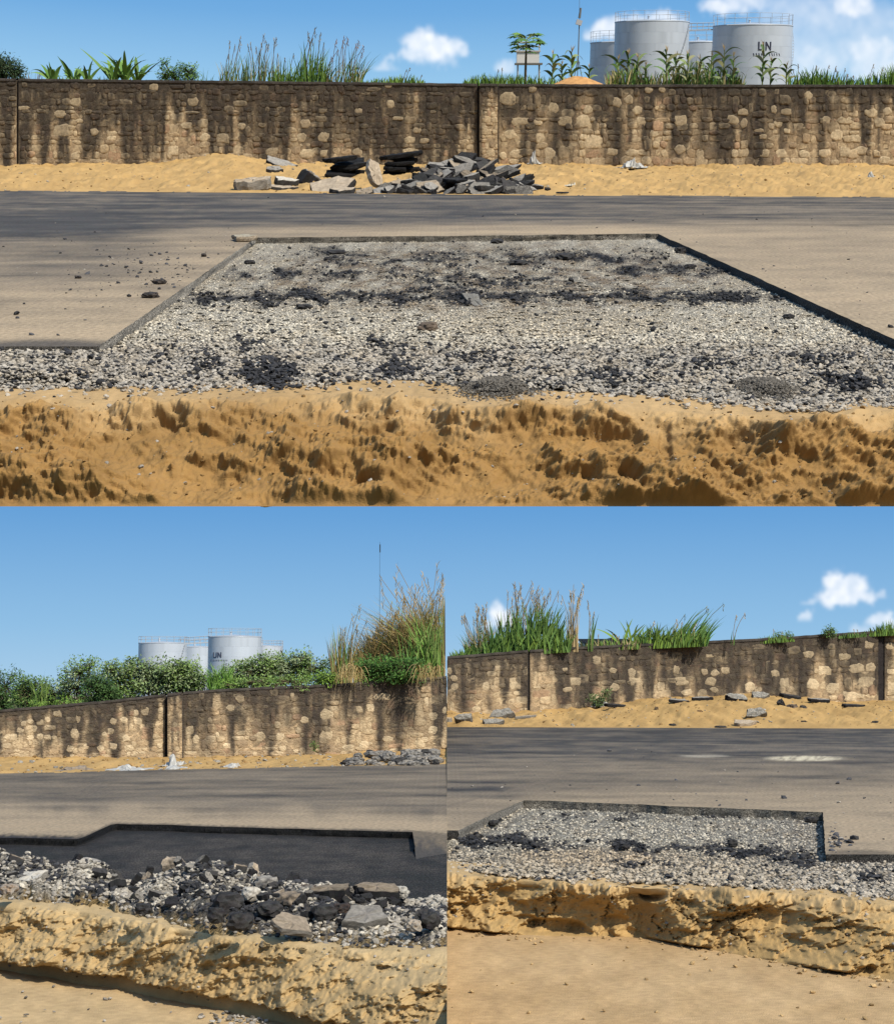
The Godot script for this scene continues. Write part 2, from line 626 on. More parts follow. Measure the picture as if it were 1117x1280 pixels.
func stone_wall(f: Stretch, label: String, x0: float, x1: float, basef: Array, topf: Array, depf: Array, streaks: Array, creams: Array, sd: float, size: float, amount: float, mat: Material, group: String, joint := 0.0, thick_px := 9.0) -> Node3D:
	var dep0 := curve(depf, (x0 + x1) / 2)
	var u := dep0 / FOC
	var org := f.at((x0 + x1) / 2, curve(basef, (x0 + x1) / 2), dep0)
	var t := base("stone_wall", f, org, label, "wall", group)
	var v_of := func(px: float, py: float) -> float:
		return (py - curve(topf, px)) / (curve(basef, px) - curve(topf, px))
	# the rubble body behind the face stones
	var mb := MB.new()
	var nx := int((x1 - x0) / 3.0)
	var pos := func(a: float, b: float) -> Vector3:
		var px := lerpf(x0, x1, a)
		var py := lerpf(curve(topf, px), curve(basef, px) + 5, b)
		var r := 1.5 * n_fine.get_noise_2d(px * .12 + sd, py * .3)
		return f.at(px, py, curve(depf, px) - r * u) - org
	var colf := func(a: float, b: float) -> Color:
		var px := lerpf(x0, x1, a)
		var k := 1.0 + .45 * n_fine.get_noise_2d(px * .16 + sd, b * 16)
		return soiled(tone(MORTAR, k), stain(px, b, streaks, sd, amount))
	mb.grid(maxi(nx, 2), 30, pos, colf)
	# back and ends
	var col := Color(.2, .16, .11)
	var bpos := func(a: float, b: float) -> Vector3:
		var px := lerpf(x1, x0, a)
		var py := lerpf(curve(topf, px), curve(basef, px) + 5, b)
		return f.at(px, py, curve(depf, px)) - org + Vector3(0, 0, -thick_px * u)
	var bcol := func(_a: float, _b: float) -> Color: return col
	mb.grid(6, 1, bpos, bcol)
	for e in [x0, x1]:
		var p0: Vector3 = f.at(e, curve(topf, e), curve(depf, e)) - org
		var p1: Vector3 = f.at(e, curve(basef, e) + 5, curve(depf, e)) - org
		var back := Vector3(0, 0, -thick_px * u)
		var o := mb.v.size()
		for q in ([p0 + back, p0, p1 + back, p1] if e == x0 else [p0, p0 + back, p1, p1 + back]):
			mb.vert(q, col)
		mb.quad(o, o + 1, o + 2, o + 3)
	part("wall_body", mb.mesh(mat), t)
	# coping: a thin mortar cap that stands a little proud
	var cp := MB.new()
	var segs := maxi(int((x1 - x0) / 6.0), 1)
	var rows := [[Vector2(0, 1.2), -1.2], [Vector2(0, -1.6), -1.2], [Vector2(0, -2.0), 0.0], [Vector2(0, -2.0), thick_px + .8], [Vector2(0, 1.2), thick_px + .8]]
	var cpos := func(a: float, b: float) -> Vector3:
		var px := lerpf(x0, x1, a)
		var r: Array = rows[4 - int(round(b * 4))]
		var w := .6 * n_fine.get_noise_2d(px * .2 + sd, 3)
		return f.at(px, curve(topf, px) + r[0].y + w, curve(depf, px)) - org + Vector3(0, 0, -r[1] * u)
	var ccol := func(a: float, _b: float) -> Color:
		return tone(Color(.06, .052, .045), 1.0 + .8 * n_fine.get_noise_2d(lerpf(x0, x1, a) * .2, sd))
	cp.grid(segs, 4, cpos, ccol)
	part("coping", cp.mesh(mat), t)
	if joint > 0.0:
		var jb := MB.new()
		var jpos := func(a: float, b: float) -> Vector3:
			var px := lerpf(x1 - .3, x1 + joint + .3, a)
			return f.at(px, lerpf(curve(topf, px) + .6, curve(basef, px) + 5, b), curve(depf, px) + 2.2 * u) - org
		var jcol := func(_a: float, _b: float) -> Color: return Color(.03, .027, .025)
		jb.grid(2, 12, jpos, jcol)
		part("joint", jb.mesh(mat), t)
	# face stones, course by course
	var stones := []
	var y := 3.0
	var hmax := 0.0
	for q in range(0, 11):
		var px := lerpf(x0, x1, q / 10.0)
		hmax = maxf(hmax, curve(basef, px) - curve(topf, px))
	while y < hmax + 2.0:
		var rh := rr(4.2, 9.5) * size
		var x := x0 + rr(0, 4)
		while x < x1 - 2.0:
			var wd := minf(rr(5.0, 9.0 + 13.0 * rng.randf()) * size, x1 - x)
			if wd > 3.0:
				stones.append([x + wd * .5, y + rh * .5 + rr(-1, 1) * size, wd * .5, rh * .5 * (rr(.75, 1.35) if rng.randf() < .8 else rr(1.4, 2.0)), rng.randf()])
			x += wd
		y += rh
	for q in creams:   # the pale stones that catch the eye sit where the photograph shows them
		if q[0] > x0 + 2 and q[0] < x1 - 2:
			var yy: float = q[1] - curve(topf, q[0])
			var keep := []
			for s in stones:
				if absf(s[0] - q[0]) > (q[2] + s[2]) * .5 or absf(s[1] - yy) > (q[3] + s[3]) * .5:
					keep.append(s)
			stones = keep
			stones.append([q[0], yy, q[2], q[3], 2.0])
	stones.sort_custom(func(a, b): return a[2] * a[3] > b[2] * b[3])
	var rest := MB.new()
	for si in stones.size():
		var s: Array = stones[si]
		var cx: float = s[0]
		var cy: float = curve(topf, cx) + s[1]
		if cy + s[3] * .6 > curve(basef, cx) + 6 or cy - s[3] < curve(topf, cx) + 1.0:
			if cy > curve(topf, cx) + s[3] * 1.5 or s[3] > 9:
				continue
		var sm := MB.new() if si < 297 else rest
		var kind: float = s[4]
		var c := Color(.48, .35, .21)
		if kind > 1.5:
			c = Color(.62, .49, .315)
		elif kind > .88:
			c = Color(.60, .47, .30)
		elif kind > .52:
			c = Color(.55, .42, .26)
		elif kind < .22:
			c = Color(.38, .28, .175)
		elif kind < .30:
			c = Color(.47, .315, .195)
		c = tone(c, rr(.85, 1.12))
		var proud := rr(-.1, 1.0) * size
		if kind > 1.5:
			proud = .7 * size
		var cnt := 10 if kind < 1.5 else 8
		var ph := rr(0, TAU)
		var o := sm.v.size()
		var shape := []
		for j in cnt:
			var a := ph + TAU * (j + rr(-.25, .25)) / cnt
			var q := Vector2(cos(a), sin(a))
			q *= lerpf(1.0, 1.0 / maxf(absf(q.x), absf(q.y)), .7) * (rr(.84, 1.12) if kind < 1.5 else rr(.78, 1.08))
			shape.append(Vector2(q.x * s[2], q.y * s[3]))
		for r in [[1.0, -.5], [.9, .6], [.62, 1.0]]:
			for j in cnt:
				var q: Vector2 = shape[j] * r[0]
				var px := clampf(cx + q.x, x0, x1)
				var py := cy + q.y
				var d: float = stain(px, v_of.call(px, py), streaks, sd, amount)
				if kind > 1.5:
					d *= .35
				elif kind > .93:
					d *= .75
				sm.vert(f.at(px, py, curve(depf, px) - (r[1] * proud + rr(-.3, .3)) * u) - org, soiled(tone(c, rr(.88, 1.1) * (1.0 if r[1] > 0.0 else .8)), d))
		var dcen: float = stain(cx, v_of.call(cx, cy), streaks, sd, amount) * (.35 if kind > 1.5 else 1.0)
		var ce := sm.vert(f.at(cx, cy, curve(depf, cx) - proud * 1.1 * u) - org, soiled(c, dcen))
		for r in 2:
			for j in cnt:
				var e := (j + 1) % cnt
				sm.quad(o + r * cnt + j, o + r * cnt + e, o + (r + 1) * cnt + j, o + (r + 1) * cnt + e)
		for j in cnt:
			sm.tri(o + 2 * cnt + j, o + 2 * cnt + (j + 1) % cnt, ce)
		if sm != rest:
			part("stone", sm.mesh(mat), t)
	if rest.v.size():
		part("small_stones", rest.mesh(mat), t).set_meta("kind", "stuff")
	return t


# ---------------------------------------------------------------- plants
func blade(mb: MB, p: Vector3, up: Vector3, lean: Vector3, l: float, w: float, droop: float, c: Color, segs := 5, wide_at := 0.25) -> void:
	var side := Vector3(rr(-1, 1), 0, rr(-.6, .6))
	side = (side - up * side.dot(up)).normalized()
	var o := mb.v.size()
	for s in segs + 1:
		var t := float(s) / segs
		var q := p + up * l * t + lean * l * t * t - Vector3.UP * droop * l * t * t * t
		var ww := w * (lerpf(.55, 1.0, minf(t / wide_at, 1.0)) if t < wide_at else pow(1.0 - (t - wide_at) / (1.0 - wide_at), .8)) * .5
		if s == segs:
			mb.vert(q, c)
		else:
			mb.vert(q - side * ww, tone(c, .96))
			mb.vert(q + side * ww, tone(c, 1.04))
	for s in segs:
		if s < segs - 1:
			mb.quad(o + 2 * s + 2, o + 2 * s + 3, o + 2 * s, o + 2 * s + 1)
		else:
			mb.tri(o + 2 * s, o + 2 * s + 2, o + 2 * s + 1)

# grass: env gives the height in pixels of the tallest blades along x
func grass(f: Stretch, label: String, x0: float, x1: float, root: Array, env: Array, dep: float, count: int, wpx: float, cols: Array, seeds: int, seed_col: Color, group := "", lean := 0.0, spread := .35, deep := 10.0) -> Node3D:
	var u := dep / FOC
	var mid := (x0 + x1) / 2
	var org := f.at(mid, curve(root, mid), dep)
	var t := base("grass_clump", f, org, label, "grass", group)
	var mb := MB.new()
	for k in count:
		var px := rr(x0, x1)
		var h := curve(env, px) * pow(rr(.12, 1.0), .75)
		var z := rr(-.5, .5) * deep
		var ll := Vector3(lean + rr(-spread, spread), 0, rr(-spread, spread))
		var tip := px + ll.x * h
		if (f == L and tip > 556.0) or (f == R and tip < 561.0):
			ll.x = -ll.x
			if f == L and px > 553.0 or f == R and px < 563.0:
				ll.x = 0.0
		var p := f.at(px, curve(root, px) + 2, dep) - org + Vector3(0, 0, z * u)
		var c: Color = cols[rng.randi() % cols.size()]
		blade(mb, p, Vector3(ll.x * .3, 1, ll.z * .3).normalized(), ll * .8, h * u, wpx * rr(.6, 1.3) * u, rr(0, .35) * absf(ll.x) * 2.0, tone(c, rr(.7, 1.25)))
	part("blades", mb.mesh(M.leaf), t).set_meta("kind", "stuff")
	if seeds > 0:
		var sb := MB.new()
		for k in seeds:
			var px := rr(x0 + 3, x1 - 3)
			var h := curve(env, px) * rr(.8, 1.22)
			var ll := Vector3(lean + rr(-.2, .2), 0, 0)
			if (f == L and px + ll.x * h > 555.0) or (f == R and px + ll.x * h < 563.0):
				ll.x = -absf(ll.x) if f == L else absf(ll.x)
			var p := f.at(px, curve(root, px), dep) - org + Vector3(0, 0, rr(-.4, .4) * deep * u)
			var hl := h * u
			var a := p
			for s in 4:
				var tt := (s + 1) / 4.0
				var b := p + Vector3(0, hl * tt, 0) + ll * hl * tt * tt
				sb.bar(a, b, .35 * u, .3 * u, tone(seed_col, .8), 4)
				a = b
			for s in 9:
				var q := a + Vector3(rr(-.6, .6) * u, -s * hl * .022, rr(-.5, .5) * u)
				blade(sb, q, Vector3(rr(-.5, .5), .8, rr(-.4, .4)).normalized(), Vector3(rr(-.2, .2), 0, 0), hl * .07, 1.1 * u, .2, tone(seed_col, rr(.8, 1.3)), 2)
		part("seed_stalks", sb.mesh(M.leaf), t).set_meta("kind", "stuff")
	return t

func leaf(mb: MB, p: Vector3, d: Vector3, n: Vector3, l: float, w: float, c: Color) -> void:
	var s := d.cross(n).normalized() * w * .5
	var o := mb.vert(p, c)
	mb.vert(p + d * l * .5 + s - n * l * .06, tone(c, .92))
	mb.vert(p + d * l * .5 - s - n * l * .06, tone(c, 1.05))
	mb.vert(p + d * l - n * l * .12, c)
	var m := mb.vert(p + d * l * .5, c)
	mb.tri(o, o + 1, m)
	mb.tri(m, o + 1, o + 3)
	mb.tri(o, m, o + 2)
	mb.tri(m, o + 3, o + 2)

# bush or crown of leaf clumps: [x, y, rx, ry] lobes in pixels at the bush's distance
func bush(f: Stretch, called: String, category: String, label: String, lobes: Array, dep: float, root_y: float, lpx: float, count: int, cols: Array, group := "") -> Node3D:
	var u := dep / FOC
	var org := f.at(lobes[0][0], root_y, dep)
	var t := base(called, f, org, label, category, group)
	var sb := MB.new()
	count = int(count * 1.4)
	lpx *= 1.15
	var area := 0.0
	for q in lobes:
		area += q[2] * q[3]
	var mb := MB.new()
	for q in lobes:
		var cen := f.at(q[0], q[1], dep) - org + Vector3(0, 0, rr(-.4, .4) * q[2] * u)
		var foot := Vector3((q[0] - lobes[0][0]) * u * .35, 0, 0)
		var bend := foot.lerp(cen, .55) + Vector3(rr(-2, 2), 0, rr(-2, 2)) * u
		sb.bar(foot, bend, 1.5 * u, 1.1 * u, Color(.12, .09, .06), 5)
		sb.bar(bend, cen, 1.1 * u, .6 * u, Color(.12, .09, .06), 5)
		var n := int(count * q[2] * q[3] / area)
		var clumps := maxi(int(n / 16.0), 3)
		for c in clumps:
			var dd := Vector3(rr(-1, 1), rr(-1, 1), rr(-1, 1))
			if dd.length() > 1.0:
				dd = dd.normalized() * rr(.8, 1.0)
			dd = dd.normalized() * pow(dd.length(), .5) * (rr(1.05, 1.55) if rng.randf() < .26 else rr(.8, 1.0))
			var cc := cen + Vector3(dd.x * q[2], dd.y * q[3], dd.z * q[2] * .8) * u
			sb.bar(cen, cc, .5 * u, .25 * u, Color(.13, .11, .06), 3)
			var ccol: Color = tone(cols[rng.randi() % cols.size()], rr(.65, 1.3))
			for k in 16:
				var off := Vector3(rr(-1, 1), rr(-1, 1), rr(-1, 1)) * lpx * 1.5 * u
				var p := cc + off
				var pp := f.pix(p + org)
				if (f == L and pp.x > 554.0) or (f == R and pp.x < 563.0):
					continue
				var d := (Vector3(rr(-1, 1), rr(-.7, .5), rr(-1, 1)) + dd * .6).normalized()
				var nn := (Vector3(rr(-.6, .6), 1, rr(-.2, .9))).normalized()
				leaf(mb, p, d, nn, lpx * rr(.7, 1.4) * u, lpx * rr(.35, .6) * u, tone(ccol, rr(.8, 1.2)))
	part("branches", sb.mesh(M.stem), t)
	part("foliage", mb.mesh(M.leaf, true), t).set_meta("kind", "stuff")
	return t

# a plant of long arching leaves on a stem (maize), or of broad leaves from the ground (banana)
func leafy(f: Stretch, called: String, category: String, label: String, px: float, root_y: float, top_y: float, dep: float, nl: int, lpx: float, wpx: float, cols: Array, group := "", stemmed := true, tassel := false) -> Node3D:
	var u := dep / FOC
	var org := f.at(px, root_y, dep)
	var t := base(called, f, org, label, category, group)
	var h := (root_y - top_y) * u
	if stemmed:
		var sb := MB.new()
		sb.bar(Vector3.ZERO, Vector3(rr(-1, 1) * u, h * .9, 0), .9 * u, .5 * u, Color(.13, .16, .05), 6)
		part("stem", sb.mesh(M.stem), t)
	var turn := rr(0, TAU)
	for k in nl:
		var mb := MB.new()
		var a := k * 2.4 + turn + rr(-.5, .5)
		var out := Vector3(cos(a), 0, sin(a) * .8)
		var hb := h * (.12 + .72 * k / nl) if stemmed else h * .05
		var c: Color = tone(cols[rng.randi() % cols.size()], rr(.8, 1.25))
		if stemmed:
			blade(mb, Vector3(0, hb, 0), (out * .55 + Vector3.UP * .85).normalized(), out * .5, lpx * rr(.75, 1.2) * u, wpx * u, rr(.55, 1.0), c, 7, .35)
		else:
			blade(mb, Vector3(out.x * 2.5 * u, hb, out.z * 2.5 * u), (out * rr(.02, .8) + Vector3.UP).normalized(), out * rr(.15, .55), h * rr(.55, 1.25), wpx * rr(.5, .85) * u, rr(.0, .6), c, 7, .45)
		part("leaf", mb.mesh(M.leaf), t)
	if tassel:
		var tb := MB.new()
		for k in 7:
			blade(tb, Vector3(0, h * .88, 0), Vector3(rr(-.35, .35), 1, rr(-.3, .3)).normalized(), Vector3(rr(-.2, .2), 0, 0), h * rr(.14, .24), 1.0 * u, .1, Color(.36, .27, .14), 3)
		part("tassel", tb.mesh(M.leaf), t)
	return t


# ---------------------------------------------------------------- storage tanks
func tank(f: Stretch, label: String, cx: float, wpx: float, roof_y: float, rail_y: float, base_y: float, dep: float, text: bool, group: String) -> Node3D:
	var u := dep / FOC
	var r := wpx * .5 * u
	var org := f.at(cx, base_y, dep)
	var t := base("storage_tank", f, org, label, "tank", group)
	var top := f.at(cx, roof_y, dep).y - org.y
	var white := Color(.42, .46, .52)
	var n := 72
	var sh := MB.new()
	var courses := 6
	for cse in courses:
		var y0 := top * cse / courses
		var y1 := top * (cse + 1) / courses - .12 * u
		var rc := r * (1.0 + .0025 * (courses - cse))
		for q in [[y0, y1, rc, rc], [y1, y1 + .12 * u, rc * .999, r * .997]]:
			var o := sh.v.size()
			for k in n + 1:
				var a := TAU * k / n
				var ti := 1.0 + .06 * n_fbm.get_noise_2d(a * 3, cse * 5.0) - .30 * maxf(0.0, n_fine.get_noise_2d(a * 14.0 + cx, 2.0 + cse * .25)) * (.4 + .6 * cse / courses)
				if cse % 2 == 1:
					ti *= .97
				sh.vert(Vector3(sin(a) * q[3], q[1], cos(a) * q[3]), tone(white, ti))
				sh.vert(Vector3(sin(a) * q[2], q[0], cos(a) * q[2]), tone(white, ti * .985))
			for k in n:
				sh.quad(o + 2 * k, o + 2 * k + 2, o + 2 * k + 1, o + 2 * k + 3)
	part("shell", sh.mesh(M.tank), t)
	var rf := MB.new()
	var apex := rf.vert(Vector3(0, top + r * .09, 0), white)
	for k in n:
		var a := TAU * k / n
		rf.vert(Vector3(sin(a), 0, cos(a)) * r * 1.004 + Vector3(0, top, 0), white)
		rf.vert(Vector3(sin(a), 0, cos(a)) * r * 1.012 + Vector3(0, top + .5 * u, 0), tone(white, .8))
		rf.vert(Vector3(sin(a), 0, cos(a)) * r * 1.012 + Vector3(0, top - .6 * u, 0), tone(white, .7))
	for k in n:
		var e := (k + 1) % n
		rf.tri(apex, 2 + 3 * e, 2 + 3 * k)
		rf.quad(2 + 3 * k, 2 + 3 * e, 3 + 3 * k, 3 + 3 * e)
	part("roof", rf.mesh(M.tank), t)
	var vent := MB.new()
	vent.bar(Vector3(-r * .12, top + r * .07, r * .2), Vector3(-r * .12, top + r * .07 + 3.2 * u, r * .2), 1.2 * u, 1.2 * u, white, 10)
	vent.bar(Vector3(-r * .12, top + r * .07 + 3.2 * u, r * .2), Vector3(-r * .12, top + r * .07 + 4 * u, r * .2), 1.9 * u, .6 * u, white, 10)
	part("roof_vent", vent.mesh(M.tank), t)
	var rh := (roof_y - rail_y) * u
	var steel := Color(.34, .36, .39)
	for lv in [1.0, .55]:
		var rb := MB.new()
		for k in 48:
			var a := TAU * k / 48
			var b := TAU * (k + 1) / 48
			rb.bar(Vector3(sin(a) * r, top + rh * lv, cos(a) * r), Vector3(sin(b) * r, top + rh * lv, cos(b) * r), .2 * u, .2 * u, steel, 4)
		part("rail", rb.mesh(M.steel), t)
	var pm := MB.new()
	pm.bar(Vector3.ZERO, Vector3(0, rh, 0), .24 * u, .24 * u, steel, 4)
	var pme := pm.mesh(M.steel)
	for k in 20:
		var a := TAU * k / 20
		part("railing_post", pme, t, Transform3D(Basis(), Vector3(sin(a) * r, top, cos(a) * r)))
	# a stair that winds up the shell
	var st := MB.new()
	for k in 22:
		var a := .25 + k * .045
		var y := top * k / 22.0
		var p := Vector3(sin(a), 0, cos(a)) * r * 1.03 + Vector3(0, y, 0)
		st.box(Transform3D(Basis(Vector3.UP, a), p), Vector3(1.4, .25, r / u * .05) * u, tone(steel, .8))
		if k < 21:
			var a2 := a + .045
			st.bar(p + Vector3(0, 2.4 * u, 0), Vector3(sin(a2), 0, cos(a2)) * r * 1.05 + Vector3(0, top * (k + 1) / 22.0 + 2.4 * u, 0), .25 * u, .25 * u, tone(steel, .8), 4)
	var sp := part("stair", st.mesh(M.steel), t)
	sp.rotation.y = 0.0 if not text else .55
	sp.set_meta("kind", "stuff")
	if text:
		# the letters U and N, and one line of small lettering too small to read
		var ink := Color(.045, .05, .075)
		var sc := wpx / 95.0
		var onshell := func(x: float, y: float) -> Vector3:
			var a := asin(clampf(x * u / r, -1, 1))
			return Vector3(sin(a) * r * 1.006, top - y * u, cos(a) * r * 1.006)
		var letters := [[[[0, 0], [0, 9]], [[0, 9], [5.4, 9]], [[5.4, 0], [5.4, 9]]], [[[8.6, 0], [8.6, 9.6]], [[8.6, .4], [14, 9.2]], [[14, 0], [14, 9.6]]]]
		for le in letters:
			var lb := MB.new()
			for sg in le:
				lb.bar(onshell.call((sg[0][0] + text_at(f).x) * sc, (sg[0][1] + text_at(f).y) * sc), onshell.call((sg[1][0] + text_at(f).x) * sc, (sg[1][1] + text_at(f).y) * sc), .95 * u * sc, .95 * u * sc, ink, 6)
			part("letter", lb.mesh(M.steel), t)
		var sm := MB.new()
		for k in 11:
			var x := text_at(f).x - 6.0 + k * 3.1
			var hh := rr(1.1, 1.6)
			sm.bar(onshell.call(x * sc, (text_at(f).y + 14.5 - hh) * sc), onshell.call((x + rr(.3, 1.2)) * sc, (text_at(f).y + 14.5 + hh) * sc), .62 * u * sc, .62 * u * sc, ink, 5)
		part("small_lettering", sm.mesh(M.steel), t)
	return t

func text_at(f: Stretch) -> Vector2:
	return Vector2(0.0, 20.0) if f == T else Vector2(-33.0, 28.0)

func catwalk(f: Stretch, label: String, x0: float, x1: float, y0: float, y1: float, dep: float) -> void:
	var u := dep / FOC
	var org := f.at(x0, y0, dep)
	var t := base("catwalk", f, org, label, "catwalk")
	var b := f.at(x1, y1, dep) - org
	var st := Color(.35, .37, .4)
	var mb := MB.new()
	mb.box(Transform3D(Basis(Vector3(b.x, b.y, 0).normalized(), Vector3.UP, Vector3.BACK), b * .5), Vector3(b.length(), 1.2 * u, 5 * u), st)
	part("deck", mb.mesh(M.steel), t)
	for z in [-2.4, 2.4]:
		for h in [4.0, 8.0]:
			var q := MB.new()
			q.bar(Vector3(0, h * u, z * u), b + Vector3(0, h * u, z * u), .35 * u, .35 * u, st, 4)
			part("rail", q.mesh(M.steel), t)
	for k in 6:
		var q := MB.new()
		q.bar(b * (k / 5.0) + Vector3(0, 0, 2.4 * u), b * (k / 5.0) + Vector3(0, 8 * u, 2.4 * u), .35 * u, .35 * u, st, 4)
		part("railing_post", q.mesh(M.steel), t)

# crumpled white plastic or cloth lying on the ground
func rag(f: Stretch, p: Vector3, w: float, h: float, label: String, col := Color(.50, .49, .46)) -> void:
	var u := -p.z / FOC
	var m := MB.new()
	var sd := rr(0, 100)
	var pos := func(a: float, b: float) -> Vector3:
		var q := Vector2(a - .5, b - .5)
		var e := 1.0 - smoothstep(.08, .46, q.length() + .3 * n_fbm.get_noise_2d(a * 3 + sd, b * 3 + 9))
		var y := h * u * (e * clampf(.6 + 1.2 * n_fbm.get_noise_2d(a * 1.5 + sd, b * 1.5), .15, 1.1) + .16 * n_fine.get_noise_2d(a * 4 + sd, b * 4))
		var k := 1.0 + 1.1 * n_fbm.get_noise_2d(a * 2 + sd, b * 2 + 30)
		return Vector3(q.x * w * u * k, y, q.y * w * u * 1.2 * k)
	var colf := func(a: float, b: float) -> Color: return tone(col, 1.0 + .3 * n_fine.get_noise_2d(a * 5 + sd, b * 5))
	m.grid(34, 26, pos, colf)
	single("discarded_rag", m.mesh(M.cloth), f, Transform3D(Basis(), p), label, "rag", "white rags and sacks dropped on the sandy verges")

# closes the cut-away block of earth below a stretch
func earth_block(f: Stretch, label: String, zs: Array, y0: float, y1: float, inset: float) -> void:
	var m := MB.new()
	var c := Color(.30, .2, .1)
	var col := func(_a: float, _b: float) -> Color: return c
	var edge := func(px: float, z: float, y: float) -> Vector3:
		var d := f.dir(px, 640)
		return Vector3(d.x * z, y, -z)
	var xa := f.x0 + inset
	var xb := f.x1 - inset
	var lf := func(a: float, b: float) -> Vector3: return edge.call(xa, lerpf(zs[1], zs[0], a), lerpf(y1, y0, b))
	var rt := func(a: float, b: float) -> Vector3: return edge.call(xb, lerpf(zs[0], zs[1], a), lerpf(y1, y0, b))
	var bk := func(a: float, b: float) -> Vector3: return edge.call(lerpf(xb, xa, a), zs[1], lerpf(y1, y0, b))
	var bt := func(a: float, b: float) -> Vector3: return edge.call(lerpf(xa, xb, a), lerpf(zs[0], zs[1], b), y0)
	for q in [lf, rt, bk, bt]:
		m.grid(24, 4, q, col)
	setting("earth_block", m.mesh(M.earth), f, label)


# ---------------------------------------------------------------- road, verge, bank
func asphalt_col(p: Vector3, k: float, dust: float) -> Color:
	# streaks run along the road
	var s := n_fine.get_noise_3d(p.x * .12 / k, 0, p.z * 1.1 / k) * .45 + n_fbm.get_noise_3d(p.x * .5 / k, 4, p.z * 1.2 / k) * .5
	var d := clampf(dust + s * .5 + .25 * n_fine.get_noise_3d(p.x * 1.5 / k, 8, p.z * 2.0 / k), 0, 1)
	return mix(tone(Color(.078, .072, .067), 1.0 + s * .8), Color(.42, .325, .215), d)

func strip_face(mb: MB, f: Stretch, pts: Array, drop: float, col: Color) -> void:
	for k in pts.size() - 1:
		var a: Vector3 = pts[k]
		var b: Vector3 = pts[k + 1]
		var n := maxi(int(a.distance_to(b) / (.12 * f.k)), 1)
		n = mini(n, 160)
		var pos := func(x: float, y: float) -> Vector3:
			var q := a.lerp(b, x)
			var across := (b - a).cross(Vector3.UP).normalized()
			var w := n_fine.get_noise_3d(q.x * 1.1 / f.k, y * 2.0, q.z * .5 / f.k) * .03 * f.k * (1.0 if y > 0.0 else 0.0)
			return q + Vector3(0, -drop * y, 0) + across * w
		var cf := func(x: float, y: float) -> Color:
			return tone(col, 1.0 + .5 * n_fine.get_noise_3d(a.lerp(b, x).x * 4 / f.k, y * 2, a.lerp(b, x).z * 2 / f.k))
		mb.grid(n, 3, pos, cf)

# sandy verge between road and wall
func verge(f: Stretch, label: String, edge: Array, top: Array, depf: Array, bump: float, mat: Material) -> Callable:
	var pos := func(a: float, b: float) -> Vector3:
		var px := lerpf(f.x0, f.x1, a)
		var far := curve(depf, px) + 1.0 * f.k
		var p1 := f.at(px, curve(top, px) , far)
		var p0 := f.g(px, curve(edge, px) + .8)
		var t := 1.0 - b
		var q := p0.lerp(p1, t)
		q.y = p1.y * smoothstep(0.0, 1.0, pow(t, .62))
		var kk := bump * f.k * smoothstep(0.0, .12, t)
		q.y += kk * (n_fbm.get_noise_3d(q.x * .9 / f.k, 1, q.z * .16 / f.k) * 1.0 + .9 * n_fine.get_noise_3d(q.x * 3.0 / f.k, 5, q.z * .6 / f.k) + .45 * maxf(0.0, n_fine.get_noise_3d(q.x * 9.0 / f.k, 15, q.z * 1.8 / f.k)))
		return q
	var col := func(a: float, b: float) -> Color:
		var p: Vector3 = pos.call(a, b)
		var k := 1.0 + .3 * n_fine.get_noise_3d(p.x * 1.2 / f.k, 0, p.z * .35 / f.k)
		return mix(tone(Color(.45, .285, .11), k), Color(.27, .165, .06), .5 * n_fbm.get_noise_3d(p.x * 2.2 / f.k, 9, p.z * .5 / f.k) + .1)
	var mb := MB.new()
	mb.grid(int((f.x1 - f.x0) / 2.5), 46, pos, col)
	var body := setting("sand_verge", mb.mesh(mat), f, label)
	var lying := func() -> Array:
		var p: Vector3 = pos.call(rng.randf(), rng.randf())
		return [p, tone([Color(.40, .25, .10), Color(.3, .19, .08), Color(.36, .33, .28)][rng.randi() % 3], rr(.6, 1.2)), pow(rng.randf(), 2.0) + .3]
	gravel_field(f, "clods", "", 1100, .055 * f.k, lying, body)
	return pos

# where a verge's surface meets the line of sight through a pixel
func on_verge(f: Stretch, pos: Callable, px: float, py: float) -> Vector3:
	var a := (px - f.x0) / (f.x1 - f.x0)
	var best := Vector3.ZERO
	var err := 1e9
	for k in 60:
		var p: Vector3 = pos.call(a, 1.0 - k / 59.0)
		var e := absf(f.pix(p).y - py)
		if e < err:
			err = e
			best = p
	return best

